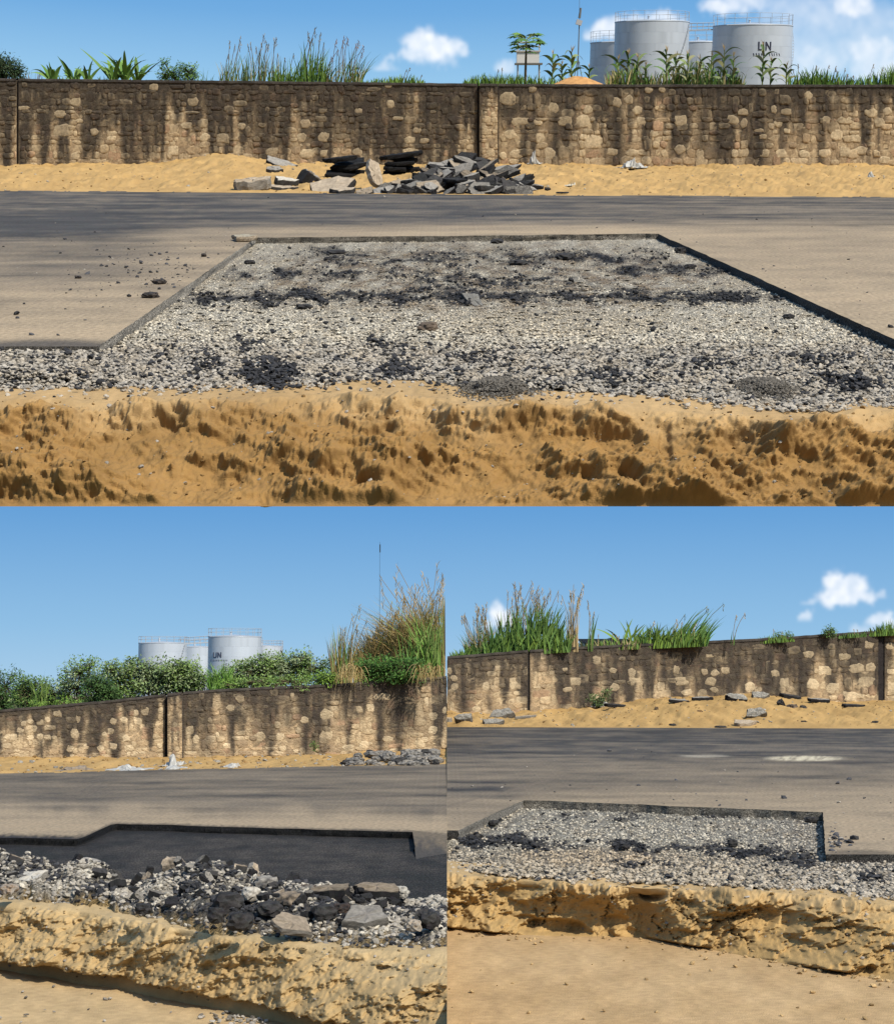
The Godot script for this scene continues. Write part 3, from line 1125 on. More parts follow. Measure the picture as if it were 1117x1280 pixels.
# broken face of a bank: hollows are [x, y, rx, ry, depth] in pixels, depth in units of f.k metres
func bank(f: Stretch, label: String, crest: Array, foot: Array, top_y: float, floor_y: float, amp: float, hollows: Array, undercut: float, mat: Material, push: Vector3, step: float, rows: int, lip: float, cols: Array, cracks := []) -> void:
	var dig := func(px: float, py: float) -> float:
		var d := 0.0
		for cr in cracks:
			for j in cr.size() - 1:
				var here := Vector2(px + 7.0 * n_fbm.get_noise_2d(px * .07, py * .07), py + 7.0 * n_fbm.get_noise_2d(px * .07 + 30, py * .07))
				var q := Geometry2D.get_closest_point_to_segment(here, cr[j], cr[j + 1])
				d += .05 * (1.0 - smoothstep(.3, 1.7, q.distance_to(here) + .8 * n_fine.get_noise_2d(px * .2, py * .2)))
		for h in hollows:
			if absf(px - h[0]) < h[2] and absf(py - h[1]) < h[3]:
				d += h[4] * spot(px, py, h[0], h[1], h[2], h[3])
		return d
	var pos := func(a: float, b: float) -> Vector3:
		var px := lerpf(f.x0, f.x1, a)
		var c := curve(crest, px)
		var w := 0.0
		var p_top := f.g(px, c + w, top_y)
		if b < .14:
			var s := b / .14
			var q := f.g(px, lerpf(c - lip, c + w, s), top_y)
			q.y += amp * f.k * .35 * n_fine.get_noise_3d(q.x * 2 / f.k, 0, q.z * .5 / f.k) * s
			return q
		var t := (b - .14) / .86
		var p_bot := f.g(px, curve(foot, px), floor_y)
		var q := p_top.lerp(p_bot, t)
		# steeper than a straight slope: bulges at the shoulder
		q.z = lerpf(p_top.z, p_bot.z, pow(t, .8))
		q.y = lerpf(p_top.y, p_bot.y, pow(t, 1.15))
		var env := smoothstep(-.03, .12, t) * (1.0 - smoothstep(.93, 1.0, t))
		var d := rugged(Vector3(q.x, (q.y - .6 * q.z) * .66, q.z) / f.k, 1.0 if push.y > .2 else 0.0) * amp
		var py := f.pix(q).y
		d -= dig.call(px, py) * smoothstep(.0, .25, t) * (.45 if push.y > .2 else .8)
		if undercut > 0.0:
			var wob := .06 * n_fbm.get_noise_2d(px * .05, 3)
			var cut := smoothstep(.80 + wob, .84 + wob, t)
			d = lerpf(d + undercut * .6 * smoothstep(.4, .78, t), -undercut + .01 * n_fine.get_noise_3d(q.x * 5.0, q.y * 5.0, 1), cut)
			env = smoothstep(-.03, .12, t)
		return q + (push.lerp(Vector3(0, .45, .25), 1.0 - smoothstep(.02, .2, t))) * d * f.k * env
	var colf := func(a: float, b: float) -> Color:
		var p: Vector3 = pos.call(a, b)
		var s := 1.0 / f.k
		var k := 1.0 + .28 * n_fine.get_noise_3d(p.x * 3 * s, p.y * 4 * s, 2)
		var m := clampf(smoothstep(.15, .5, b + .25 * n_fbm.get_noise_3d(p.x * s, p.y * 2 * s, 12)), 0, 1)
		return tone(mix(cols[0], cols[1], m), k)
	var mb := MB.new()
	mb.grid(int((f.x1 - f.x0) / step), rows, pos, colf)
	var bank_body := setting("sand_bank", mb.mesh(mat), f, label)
	# pebbles and hard crumbs that stick out of the cut face
	var total := mb.v.size()
	var stuck := func() -> Array:
		var at := rng.randi_range(int(total * .1), int(total * .93))
		var grey := rng.randf() < .3
		return [mb.v[at], tone(Color(.36, .32, .27) if grey else cols[1], rr(.6, 1.2)), pow(rng.randf(), 2.0) + .25]
	gravel_field(f, "bank_pebbles", "", 900, .020 * f.k, stuck, bank_body)


# broken earth: clods with creases between them, scalloped by the digger; p in units of the stretch
func rugged(p: Vector3, soft: float) -> float:
	var wx := p.x + .10 * n_fbm.get_noise_3d(p.x * 4.0, p.y * 5.0, 11)
	var wy := p.y + .08 * n_fbm.get_noise_3d(p.x * 4.0, p.y * 5.0, 31)
	var lump := n_fbm.get_noise_3d(p.x * 1.3 + p.y * .7, p.y * 3.0, 3)
	var big := -n_cell.get_noise_3d(wx * 3.3 + wy * 1.8, wy * 5.2, 5) - .55
	var small := -n_cell.get_noise_3d(wx * 9.0 + wy * 3.0, wy * 12.0, 15) - .55
	var scal := 1.0 - 3.2 * absf(n_fbm.get_noise_3d(p.x * 2.0 + p.y * 2.4, p.y * 4.0 - p.x * .6, 40))
	var fine := n_fine.get_noise_3d(p.x * 11.0, p.y * 14.0, 8)
	var d := lump * lerpf(1.9, 2.3, soft) + maxf(big, -.28) * lerpf(.95, 1.25, soft) + maxf(small, -.2) * lerpf(.34, .2, soft) + scal * lerpf(.34, .42, soft) + fine * lerpf(.6, .42, soft) + .22 * n_fine.get_noise_3d(p.x * 34.0, p.y * 40.0, 60)
	return d if d > -.3 else -.3 + (d + .3) * .45


func gravel_field(f: Stretch, called: String, label: String, n: int, size: float, place: Callable, parent: Node3D = null) -> void:
	# place gives [position, colour, size factor] or nothing
	var ts := [[], [], [], []]
	var cs := [PackedColorArray(), PackedColorArray(), PackedColorArray(), PackedColorArray()]
	for k in n:
		var r: Array = place.call()
		if r.is_empty():
			continue
		var v := rng.randi() % 4
		var s: float = size * r[2] * rr(.6, 1.35)
		var b := Basis.from_euler(Vector3(rr(-.6, .6), rr(0, TAU), rr(-.6, .6))) * Basis.from_scale(Vector3(s, s * rr(.7, 1.1), s))
		ts[v].append(Transform3D(b, r[0] + Vector3(0, s * .12, 0)))
		cs[v].append(r[1])
	for v in 4:
		if ts[v].size():
			scatter(called, pebble[v], f, ts[v], cs[v], parent, label)


const CHALK := Color(.66, .60, .49)
const STONE := Color(.41, .37, .315)
const TAR := Color(.030, .030, .033)


func build_upper() -> void:
	var f := T
	# road with the cut-out for the patch
	var edge := [[-140, 237.5], [0, 238], [300, 240], [680, 243.5], [1117, 246], [1257, 247]]
	var road := MB.new()
	var pbk := func(px: float) -> float: return 297.0 - (px - 320.0) * .0095 + (.8 * n_fbm.get_noise_1d(px * .012))
	var xl := func(py: float) -> float: return 320.0 - (py - 297.0) * 1.449 + 2.2 * n_fine.get_noise_1d(py * .35)
	var xr := func(py: float) -> float: return 822.0 + (py - 292.0) * 2.22 + 2.4 * n_fine.get_noise_1d(py * .35 + 50)
	var dust := func(px: float, py: float) -> float:
		var d := .08 + smoothstep(272.0, 300.0, py + (px - 500) * .012) * .58
		d += .22 * smoothstep(330, 420, py) + .12 * smoothstep(560.0, 900.0, px)
		d += .32 * spot(px, py, 560, 287, 380, 9)
		d -= .30 * spot(px, py, 60, 315, 190, 55)
		return d
	var place := func(px: float, py: float) -> Color:
		var c := asphalt_col(f.g(px, py), f.k, dust.call(px, py))
		return mix(c, DARK, .8 * spot(px, py, 60, 436, 130, 16))
	var bpos := func(a: float, b: float) -> Vector3:
		var px := lerpf(f.x0, f.x1, a)
		return f.g(px, lerpf(curve(edge, px), pbk.call(px), b))
	var bcol := func(a: float, b: float) -> Color:
		var px := lerpf(f.x0, f.x1, a)
		return place.call(px, lerpf(curve(edge, px), pbk.call(px), b))
	road.grid(330, 46, bpos, bcol)
	var lpy := func(px: float, b: float) -> float: return lerpf(pbk.call(px), 433.0, b)
	var lpos := func(a: float, b: float) -> Vector3:
		var py: float = lpy.call(320, b)
		var px: float = lerpf(f.x0, xl.call(py), a)
		return f.g(px, lpy.call(px, b))
	var lcol := func(a: float, b: float) -> Color:
		var py: float = lpy.call(320, b)
		return place.call(lerpf(f.x0, xl.call(py), a), py)
	road.grid(110, 80, lpos, lcol)
	var rpos := func(a: float, b: float) -> Vector3:
		var py := lerpf(292.0, 486.0, b)
		var px: float = lerpf(xr.call(py), 1262, a)
		return f.g(px, lerpf(pbk.call(px), 486.0, b))
	var rcol := func(a: float, b: float) -> Color:
		var py := lerpf(292.0, 486.0, b)
		return place.call(lerpf(xr.call(py), 1262, a), py)
	road.grid(100, 80, rpos, rcol)
	var rd := setting("road", road.mesh(M.road_t), f, "dusty asphalt road running past the large gravel patch of the upper view")
	var drop := .42
	var fl := MB.new()
	var pts := []
	for k in 81:
		pts.append(f.g(xl.call(lerpf(433, 297, k / 80.0)), lpy.call(xl.call(lerpf(433, 297, k / 80.0)), 1.0 - k / 80.0)))
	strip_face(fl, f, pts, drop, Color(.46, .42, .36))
	var fe := MB.new()
	pts = []
	for k in 11:
		pts.append(f.g(lerpf(-140, xl.call(433), k / 10.0), 433.0))
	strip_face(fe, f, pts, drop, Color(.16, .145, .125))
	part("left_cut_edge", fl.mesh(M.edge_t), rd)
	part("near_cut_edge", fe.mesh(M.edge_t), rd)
	var fb := MB.new()
	pts = []
	for k in 161:
		var px := lerpf(319.5, 822.5, k / 160.0)
		pts.append(f.g(px, pbk.call(px)))
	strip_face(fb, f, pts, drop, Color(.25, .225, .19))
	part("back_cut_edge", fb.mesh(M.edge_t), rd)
	var fr := MB.new()
	pts = []
	for k in 81:
		var py := lerpf(292, 486, k / 80.0)
		pts.append(f.g(xr.call(py), lerpf(pbk.call(xr.call(py)), 486.0, (py - 292.0) / 194.0)))
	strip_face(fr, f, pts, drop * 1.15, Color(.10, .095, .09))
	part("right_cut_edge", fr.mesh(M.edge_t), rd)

	# the gravel bed and its dark bands of left-over tar
	var tarred := func(px0: float, py0: float) -> float:
		var px := px0 + 34.0 * n_fbm.get_noise_2d(px0 * .022, py0 * .05)
		var py := py0 + 11.0 * n_fbm.get_noise_2d(px0 * .02 + 40, py0 * .05)
		var nn := n_fine.get_noise_2d(px * .022, py * .10)
		var n2 := n_fine.get_noise_2d(px * .07 + 50, py * .2)
		var d := 0.0
		d = maxf(d, exp(-pow((py - 371.0 - 3 * nn) / 7.5, 2)) * smoothstep(205, 240, px) * (1 - smoothstep(930, 985, px)) * (.9 + 1.4 * nn))
		d = maxf(d, exp(-pow((py - 342.0 + (px - 400) * .004) / 5.0, 2)) * smoothstep(265, 290, px) * (1 - smoothstep(480, 560, px)) * (.65 + 1.7 * nn))
		d = maxf(d, exp(-pow((py - 338.0) / 5.0, 2)) * smoothstep(740, 780, px) * (1 - smoothstep(890, 930, px)) * (.8 + nn))
		d = maxf(d, exp(-pow((py - 322.0) / 9.0, 2)) * smoothstep(340, 420, px) * (1 - smoothstep(800, 850, px)) * (.5 + 1.6 * nn))
		d = maxf(d, exp(-pow((py - 352.0) / 12.0, 2)) * smoothstep(480, 540, px) * (1 - smoothstep(700, 760, px)) * (.45 + 1.6 * nn))
		d = maxf(d, exp(-pow((px - 565.0) / 12.0, 2)) * smoothstep(320, 335, py) * (1 - smoothstep(375, 385, py)) * (.7 + nn))
		for q in [[340, 468, 42, 34, 1.0], [345, 490, 25, 18, .9], [305, 428, 25, 14, .8], [255, 455, 25, 14, .7], [700, 496, 26, 12, .7], [505, 460, 40, 14, .7], [1060, 480, 60, 20, .8], [1030, 450, 50, 12, .6], [760, 470, 40, 12, .6], [640, 323, 25, 9, .8], [705, 321, 24, 8, .9], [420, 315, 40, 7, .6], [590, 445, 40, 10, .5], [900, 455, 50, 12, .5], [480, 430, 30, 10, .6]]:
			d = maxf(d, q[4] * spot(px, py, q[0], q[1], q[2], q[3]) * (.8 + .8 * n2))
		d = maxf(d, smoothstep(418, 440, py) * (.10 + .75 * n2))
		d = maxf(d, .9 * n2 - .05)
		return clampf(d, 0, 1)
	var crest := [[-140, 500], [0, 503], [150, 501], [300, 498], [380, 492], [540, 494], [600, 508], [680, 506], [850, 514], [1000, 522], [1117, 512], [1257, 510]]
	var front := [[-140, 486], [0, 488], [120, 486], [330, 489], [450, 476], [560, 478], [640, 482], [740, 492], [860, 500], [950, 512], [1020, 520], [1117, 508], [1257, 506]]
	var brown := func(px: float, py: float) -> float:
		return clampf(spot(px, py, 600, 348, 420, 60) * (.45 + 1.5 * n_fine.get_noise_2d(px * .03 + 9, py * .1)), 0, 1)
	var gcol := func(px: float, py: float) -> Color:
		var chalk := (1.0 - smoothstep(415.0, 445.0, py + 14 * n_fbm.get_noise_2d(px * .02, py * .05)))
		var c := mix(STONE, CHALK, chalk)
		c = mix(c, Color(.27, .20, .135), brown.call(px, py) * .85)
		c = mix(c, Color(.46, .36, .23), clampf(.25 + 1.1 * n_fbm.get_noise_2d(px * .018 + 5, py * .06), 0, .7) * .4)
		c = mix(c, Color(.58, .50, .38), .7 * spot(px, py, 690, 405, 190, 22))
		return c
	var bed_y := -.40
	var yb := func(px: float, py: float) -> float: return bed_y + .10 * n_fine.get_noise_2d(px * .05, py * .3) + .30 * (1.0 - smoothstep(90.0, 170.0, px)) * smoothstep(434.0, 440.0, py) * (1.0 - smoothstep(462.0, 484.0, py))
	var bed := MB.new()
	var gp := func(a: float, b: float) -> Vector3:
		var px := lerpf(f.x0, f.x1, a)
		var py := lerpf(284.0, curve(front, px) + 4.0, b)
		return f.g(px, py, yb.call(px, py) - .25 * smoothstep(.93, 1.0, b))
	var gc := func(a: float, b: float) -> Color:
		var px := lerpf(f.x0, f.x1, a)
		var py := lerpf(284.0, curve(front, px) + 4.0, b)
		var c: Color = mix(gcol.call(px, py), TAR, tarred.call(px, py))
		return mix(c, Color(.46, .32, .155), smoothstep(-6.0, 4.0, py - curve(front, px) + 8 * n_fine.get_noise_2d(px * .06, 3)))
	bed.grid(420, 150, gp, gc)
	setting("gravel_bed", bed.mesh(M.bed_t), f, "trampled crushed stone bed inside the large cut-out of the upper view")
	var pl := func() -> Array:
		var px := rr(f.x0, f.x1)
		var py := lerpf(292.0, 515.0, pow(rng.randf(), .92))
		if py < 433 and (px < xl.call(py) + 2 or px > xr.call(py) - 2):
			return []
		if py > curve(front, px) + 9.0 * n_fine.get_noise_2d(px * .05, 3) and rng.randf() > .05 or py > curve(crest, px) - 4.0:
			return []
		var d: float = tarred.call(px, py)
		var c: Color = tone(gcol.call(px, py), rr(.7, 1.25))
		if rng.randf() < d * 1.1:
			c = tone(TAR, rr(.6, 2.2))
		elif rng.randf() < .12:
			c = tone(c, rr(.35, .7))
		var p := f.g(px, py, yb.call(px, py))
		return [p, c, rr(.8, 1.15) * (.6 + .4 * smoothstep(390, 450, py))]
	var tarp := func() -> Array:
		var px := rr(f.x0, f.x1)
		var py := rr(300.0, 486.0)
		if py < 433 and (px < xl.call(py) + 4 or px > xr.call(py) - 4) or tarred.call(px, py) < .50 + rr(-.3, .5):
			return []
		return [f.g(px, py, yb.call(px, py) + rr(.03, .16)), tone(TAR, rr(.7, 2.0)), rr(.6, 1.5)]
	gravel_field(f, "tar_crumbs", "black tar crumbs lying in bands over the upper view's crushed stone", 30000, .17, tarp)
	gravel_field(f, "gravel", "loose crushed stone covering the large cut-out of the upper view", 80000, .155, pl)

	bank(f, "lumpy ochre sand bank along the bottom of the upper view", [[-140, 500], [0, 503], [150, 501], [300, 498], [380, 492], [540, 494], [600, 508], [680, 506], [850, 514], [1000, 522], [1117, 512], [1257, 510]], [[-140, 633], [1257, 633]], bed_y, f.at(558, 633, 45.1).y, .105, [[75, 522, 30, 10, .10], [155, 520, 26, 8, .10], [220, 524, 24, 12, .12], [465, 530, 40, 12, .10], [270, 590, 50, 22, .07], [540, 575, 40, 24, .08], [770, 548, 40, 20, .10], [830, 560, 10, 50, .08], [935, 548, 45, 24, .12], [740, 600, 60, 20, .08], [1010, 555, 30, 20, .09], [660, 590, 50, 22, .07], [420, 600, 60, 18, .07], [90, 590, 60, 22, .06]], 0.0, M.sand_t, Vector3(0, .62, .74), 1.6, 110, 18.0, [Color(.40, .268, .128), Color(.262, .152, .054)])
	earth_block(f, "cut earth under the roadside of the upper view", [46.4, 760.0], f.at(558, 633, 46.4).y + .3, -1.2, 6.0)

	# two low heaps of fine dark chippings at the front
	for q in [[622, 487, 52, 13, "low mound of fine dark chippings left of centre at the gravel's front edge"], [958, 488, 48, 16, "low mound of fine dark chippings towards the right at the gravel's front edge"]]:
		var org := f.g(q[0], q[1], bed_y)
		var u := -org.z / FOC
		var t := base("chippings_mound", f, org, q[4], "gravel pile")
		var hm := func(x: float, z: float) -> float:
			return (1.0 - smoothstep(.1, 1.0, Vector2(x, z).length() + .25 * n_fbm.get_noise_2d(x * 2 + q[0], z * 2))) * 13.0 * u
		var zr: float = (f.g(q[0], q[1] - q[3], bed_y).z - f.g(q[0], q[1] + q[3], bed_y).z) * -.5
		var mp := func(a: float, b: float) -> Vector3:
			return Vector3((a * 2.4 - 1.2) * q[2] * u, hm.call(a * 2.4 - 1.2, b * 2.4 - 1.2) - .12, (b * 2.4 - 1.2) * zr)
		var mc := func(_a: float, _b: float) -> Color: return Color(.13, .115, .095)
		var mm := MB.new()
		mm.grid(40, 30, mp, mc)
		part("heap", mm.mesh(M.bed_t), t)
		var pp := func() -> Array:
			var x := rng.randfn(0, .45)
			var z := rng.randfn(0, .45)
			return [Vector3(x * q[2] * u, hm.call(x, z), z * zr), tone(Color(.14, .125, .105), rr(.5, 1.5)), rr(.6, 1.2)]
		gravel_field(f, "chippings", "", 2600, .085, pp, t)

	# crumbs of asphalt strewn over the road
	var crumbs := func() -> Array:
		var px := rr(0, 1117)
		var py := rr(246, 428)
		if rng.randf() < .55:
			px = rng.randfn(190, 60)
			py = rng.randfn(338, 18)
		if py > pbk.call(px) and px > xl.call(py) - 4 and px < xr.call(py) + 6:
			return []
		if py < 246 or py > 428:
			return []
		return [f.g(px, py), tone(TAR, rr(.8, 3)) if rng.randf() < .9 else STONE, pow(rng.randf(), 4) * 2.0 + .45]
	gravel_field(f, "asphalt_crumbs", "asphalt crumbs strewn over the dusty road beside the large cut-out", 700, .11, crumbs)

	# single lumps that stand out
	var gl := "black tar lumps lying in the large gravel cut-out"
	for q in [[706, 321, 26, 11, "wide black tar lump among the gravel near the back edge"], [648, 328, 24, 9, "flat black tar lump left of the wide one near the back edge"], [621, 301, 22, 8, "black tar lump touching the back cut edge"], [850, 314, 13, 11, "black tar lump beside the right cut edge near its far corner"], [862, 333, 16, 9, "black tar lump below another one beside the right cut edge"], [420, 314, 24, 7, "low black tar lump near the far left corner of the gravel"], [380, 383, 20, 9, "black tar lump on white gravel below the dark band, left"], [985, 396, 14, 10, "black lump on pale gravel near the right cut edge"], [410, 323, 12, 7, "small black lump under the low one at far left of the gravel"], [312, 327, 14, 7, "small black lump just inside the left cut edge"]]:
		var p := f.g(q[0], q[1] + 3, bed_y)
		rock(f, p + Vector3(0, q[3] * .3 * -p.z / FOC, 0), q[2], q[3], TAR, Color(.07, .065, .06), q[4], gl, "tar_lump", "tar lump")
	var pb := f.g(535, 413, bed_y)
	rock(f, pb + Vector3(0, 4 * -pb.z / FOC, 0), 24, 15, Color(.11, .085, .065), Color(.21, .16, .12), "brown broken asphalt block alone on the white gravel", "", "asphalt_block", "asphalt block")
	pb = f.g(591, 379, bed_y)
	slab(f, pb + Vector3(0, .06, 0), 22, 7, 60, Vector3(12, 10, -5), Color(.20, .19, .17), DARK, "small flat grey slab lying in the dark band of the gravel")
	for q in [[200, 355, 16, 8, "black crumb beside the left cut edge, nearest to it"], [188, 372, 22, 9, "brown-black lump on the road close left of the cut edge"], [98, 348, 8, 5, "small dark lump alone on the dusty road at far left"], [255, 321, 8, 6, "small dark lump on the road up near the back of the left cut edge"]]:
		var p := f.g(q[0], q[1])
		rock(f, p + Vector3(0, q[3] * .35 * -p.z / FOC, 0), q[2], q[3], TAR, Color(.10, .08, .065), q[4], "lumps on the road left of the cut-out", "asphalt_lump", "asphalt lump")
	var cs := f.g(306, 301)
	slab(f, cs + Vector3(0, .2, 0), 34, 6, 50, Vector3(0, 20, 0), Color(.42, .37, .28), TAN, "pale flat slab lying on the road at the far left corner of the cut-out")

	# verge
	var wtop := [[-140, 97.5], [0, 100], [300, 103], [597, 106.5], [800, 107.5], [1257, 108]]
	var wbase := [[-140, 206], [1257, 207.5]]
	var wdep := [[-140, 351], [1257, 351]]
	var vtop := [[-140, 205], [0, 206], [120, 204], [200, 203], [235, 198], [262, 193], [290, 192], [315, 196], [345, 201], [420, 204], [600, 204], [680, 204], [760, 206], [850, 208], [930, 205], [1000, 204], [1117, 206], [1257, 206]]
	var vp := verge(f, "sandy verge between the road and the stone wall of the upper view", edge, vtop, wdep, .11, M.sand_t)
	# wall in three bays
	var cream := [[95, 128, 8, 6], [139, 173, 7, 4], [118, 165, 6, 5], [99, 151, 6, 3], [241, 127, 8, 7], [192, 109, 6, 5], [234, 157, 9, 5], [256, 171, 8, 7], [217, 188, 8, 8], [278, 173, 9, 7], [302, 158, 6, 5], [80, 163, 13, 9], [76, 142, 9, 6], [405, 171, 8, 7], [385, 192, 12, 7], [404, 192, 6, 5], [447, 190, 7, 6], [382, 155, 8, 6], [377, 172, 7, 7], [488, 130, 6, 6], [521, 163, 6, 4], [512, 175, 8, 6], [530, 176, 7, 4], [497, 148, 8, 3], [448, 139, 6, 4], [485, 107, 5, 4], [340, 190, 9, 6], [20, 150, 8, 5], [30, 135, 8, 3], [515, 190, 12, 6]]
	var cream2 := [[635, 124, 12, 9], [649, 152, 12, 6], [672, 153, 6, 5], [706, 151, 10, 8], [729, 152, 11, 9], [691, 135, 8, 7], [638, 168, 10, 7], [674, 173, 7, 8], [742, 177, 14, 10], [645, 193, 9, 7], [628, 195, 5, 6], [687, 192, 8, 8], [769, 128, 8, 7], [785, 125, 6, 7], [796, 138, 7, 7], [801, 152, 8, 7], [818, 167, 8, 5], [735, 137, 7, 6], [665, 111, 6, 5], [810, 112, 6, 5], [827, 112, 5, 5], [850, 151, 8, 8], [915, 150, 8, 7], [929, 154, 5, 7], [967, 137, 4, 6], [983, 140, 8, 5], [972, 155, 6, 6], [928, 140, 8, 5], [948, 163, 7, 3], [953, 171, 6, 4], [983, 164, 5, 4], [1045, 169, 9, 8], [1068, 173, 8, 6], [1088, 141, 9, 7], [1098, 153, 8, 7], [1108, 139, 6, 6], [1010, 120, 7, 6], [1032, 150, 6, 6], [955, 192, 8, 6], [975, 192, 8, 7], [1005, 193, 8, 6], [1030, 192, 9, 6], [1055, 190, 8, 7], [1075, 188, 9, 6], [1105, 200, 9, 6], [930, 190, 6, 7], [918, 192, 5, 7], [850, 187, 8, 7], [790, 191, 9, 6], [765, 190, 8, 6]]
	var sk := [[70, 7, .45, .8], [100, 10, .5, .7], [154, 12, .5, .9], [184, 10, 1.0, .85], [160, 8, .75, .7], [140, 18, .55, .8], [330, 14, 1.0, .95], [352, 10, .9, .8], [275, 10, .85, .6], [450, 22, .85, .8], [535, 10, 1.1, .9], [420, 14, .8, .7], [310, 8, .8, .7], [600, 2.2, 1.3, .9], [695, 10, 1.05, .8], [770, 9, 1.15, 1.0], [660, 12, .4, .9], [705, 25, .35, .8], [852, 8, .6, .7], [880, 10, .9, .8], [898, 9, 1.05, 1.0], [947, 12, 1.1, 1.0], [965, 14, .55, .9], [1030, 12, .6, .9], [1045, 8, .5, .6], [1000, 8, .7, .6], [790, 5, .5, .6]]
	stone_wall(f, "left end bay of the upper view's rubble wall, beyond the dark upright joint", -140, 21.0, wbase, wtop, wdep, sk, cream, 3.0, 1.0, .55, M.wall_t, "bays of the rubble stone wall in the upper view", 2.5)
	stone_wall(f, "long middle bay of the upper view's rubble wall, black-stained, behind the rubble heap", 23.5, 596.5, wbase, wtop, wdep, sk, cream, 11.0, 1.0, .80, M.wall_t, "bays of the rubble stone wall in the upper view", 2.5)
	stone_wall(f, "narrow flat-stoned pier of the upper view's wall right of the black joint", 599.0, 622.0, wbase, wtop, [[0, 350.0], [1257, 350.0]], sk, [], 17.0, .8, .5, M.wall_t, "bays of the rubble stone wall in the upper view", 1.0)
	stone_wall(f, "right bay of the upper view's rubble wall with cream stones below the storage tanks", 623.0, 1257, wbase, wtop, wdep, sk, cream2, 29.0, 1.12, .52, M.wall_t, "bays of the rubble stone wall in the upper view")

	# the heap of torn-up asphalt slabs
	var gs := "torn-up asphalt slabs heaped before the upper view's wall"
	var dz := 206.0
	for q in [
		[316, 231, 38, 10, 24, 8, -4, 5, TAN, GREY, "thick tan slab at the left end of the slab heap by the road"],
		[351, 206, 40, 5, 18, 25, 20, -14, GREY, BLACK, "bent black slab leaning on the sand at the heap's upper left"],
		[344, 214, 19, 6, 12, 20, 0, -6, GREY, DARK, "small grey slab under the bent black one"],
		[360, 229, 28, 8, 14, 12, 12, -8, PALE, DARK, "rough grey slab with black rim left in the heap"],
		[352, 237, 36, 6, 20, 4, 0, -3, TAN, DARK, "low tan slab along the road's edge, left in the heap"],
		[386, 226, 24, 14, 20, 10, 30, -35, GREY, BLACK, "dark tilted lump-like slab left of the large tan one"],
		[420, 235, 54, 7, 40, 22, 10, 14, TAN, DARK, "large tan slab tilted up to the right in front of the heap"],
		[432, 239, 30, 5, 20, 5, 30, 3, TAN, DARK, "tan slab under the large tilted one"],
		[467, 218, 17, 6, 30, 58, 20, -22, TAN, GREY, "tan slab standing on edge between the two black stacks"]]:
		var low := on_verge(f, vp, q[0], q[1] + q[3] * .4 + (18.0 if q[5] > 50 else 0.0))
		slab(f, f.at(q[0], q[1], -low.z - 1.0), q[2] * 1.25, q[3] * 1.35, q[4] * 1.4, Vector3(q[5], q[6], q[7]), q[8], q[9], q[10], gs)
	for st in [[430, 205, 46, 6, "left black stack"], [503, 201, 46, 7, "right black stack"]]:
		var sz := -on_verge(f, vp, st[0], st[1] + 15).z
		for k in st[3]:
			var lab: String = ["lowest", "second", "third", "fourth", "fifth", "sixth", "topmost"][k if k < st[3] - 1 else 6] + " slab of the %s of glossy tar slabs" % st[4]
			slab(f, f.at(st[0] + rr(-8, 9), st[1] + 13 - k * (23.0 / st[3]), sz + rr(-2, 2)), st[2] * rr(.6, 1.2), rr(4.2, 5.6), 32, Vector3(rr(-2, 12), rr(-40, 40), rr(-8, 8)), [BLACK, DARK, tone(BLACK, 1.5)][rng.randi() % 3], BLACK, lab, gs, true)
	var rows := [[], [], []]
	for k in 110:
		var px := rr(470, 664)
		var hh := 42.0 * (1.0 - pow(absf(px - 585.0) / 95.0, 1.6)) + 4.0
		var v := rng.randf()
		rows[0 if v > .62 else 1 if v > .3 else 2].append([px, 242.0 - v * hh * .95, dz + 14.0 - (1.0 - v) * 16.0 + rr(-2, 2), 1.0])
	for k in 16:
		rows[2].append([rr(455, 664), rr(234, 242), dz - 3 + rr(0, 3), .55])
	for r in 3:
		rows[r].sort_custom(func(a, b): return a[0] < b[0])
		for k in rows[r].size():
			var q: Array = rows[r][k]
			var c: int = rng.randi() % 5
			var rough := rng.randf() < .4
			var lab := "%s broken slab, %s from the left in the %s row of the jumbled slab heap" % [["black", "tan", "grey", "dark", "grey"][c], ordinal(k), ["crest", "middle", "foot"][r]]
			slab(f, f.at(q[0], q[1], q[2]), rr(18, 42) * q[3], rr(3.5, 6.5), rr(18, 40) * q[3], Vector3(rr(-8, 40), rr(-60, 60), rr(-25, 25)), [BLACK, tone(TAN, .75), GREY, DARK, tone(GREY, .7)][c], [BLACK, DARK][rng.randi() % 2], lab, gs, rough)
	slab(f, f.at(630, 211, dz + 20), 50, 4, 26, Vector3(10, 10, 10), GREY, BLACK, "long thin slab sticking out of the heap towards the white rag", gs)
	slab(f, f.at(592, 200, dz + 14), 46, 4, 20, Vector3(10, 4, -4), DARK, BLACK, "black slab lying across the top of the jumbled heap", gs)
	rag(f, on_verge(f, vp, 667, 209) + Vector3(0, .6, 0), 14, 16, "upright white and black rag at the right tip of the slab heap")
	rag(f, on_verge(f, vp, 791, 212) + Vector3(0, .2, 0), 30, 11, "crumpled white plastic lying against the upper view's wall")
	rag(f, on_verge(f, vp, 715, 232), 14, 4, "small pale rag on the sand right of the slab heap", Color(.55, .5, .4))
	rag(f, on_verge(f, vp, 1088, 220), 9, 6, "tiny white scrap on the sand near the right edge of the upper view")
	for q in [[684, 238, 8, 6, "dark stone on the sand just right of the slab heap"], [702, 243, 13, 3, "flat dark stone at the road's edge right of the slab heap"]]:
		rock(f, on_verge(f, vp, q[0], q[1]) + Vector3(0, .2, 0), q[2], q[3], DARK, BLACK, q[4], "", "stone", "stone")

	# earth behind the wall
	var terr := MB.new()
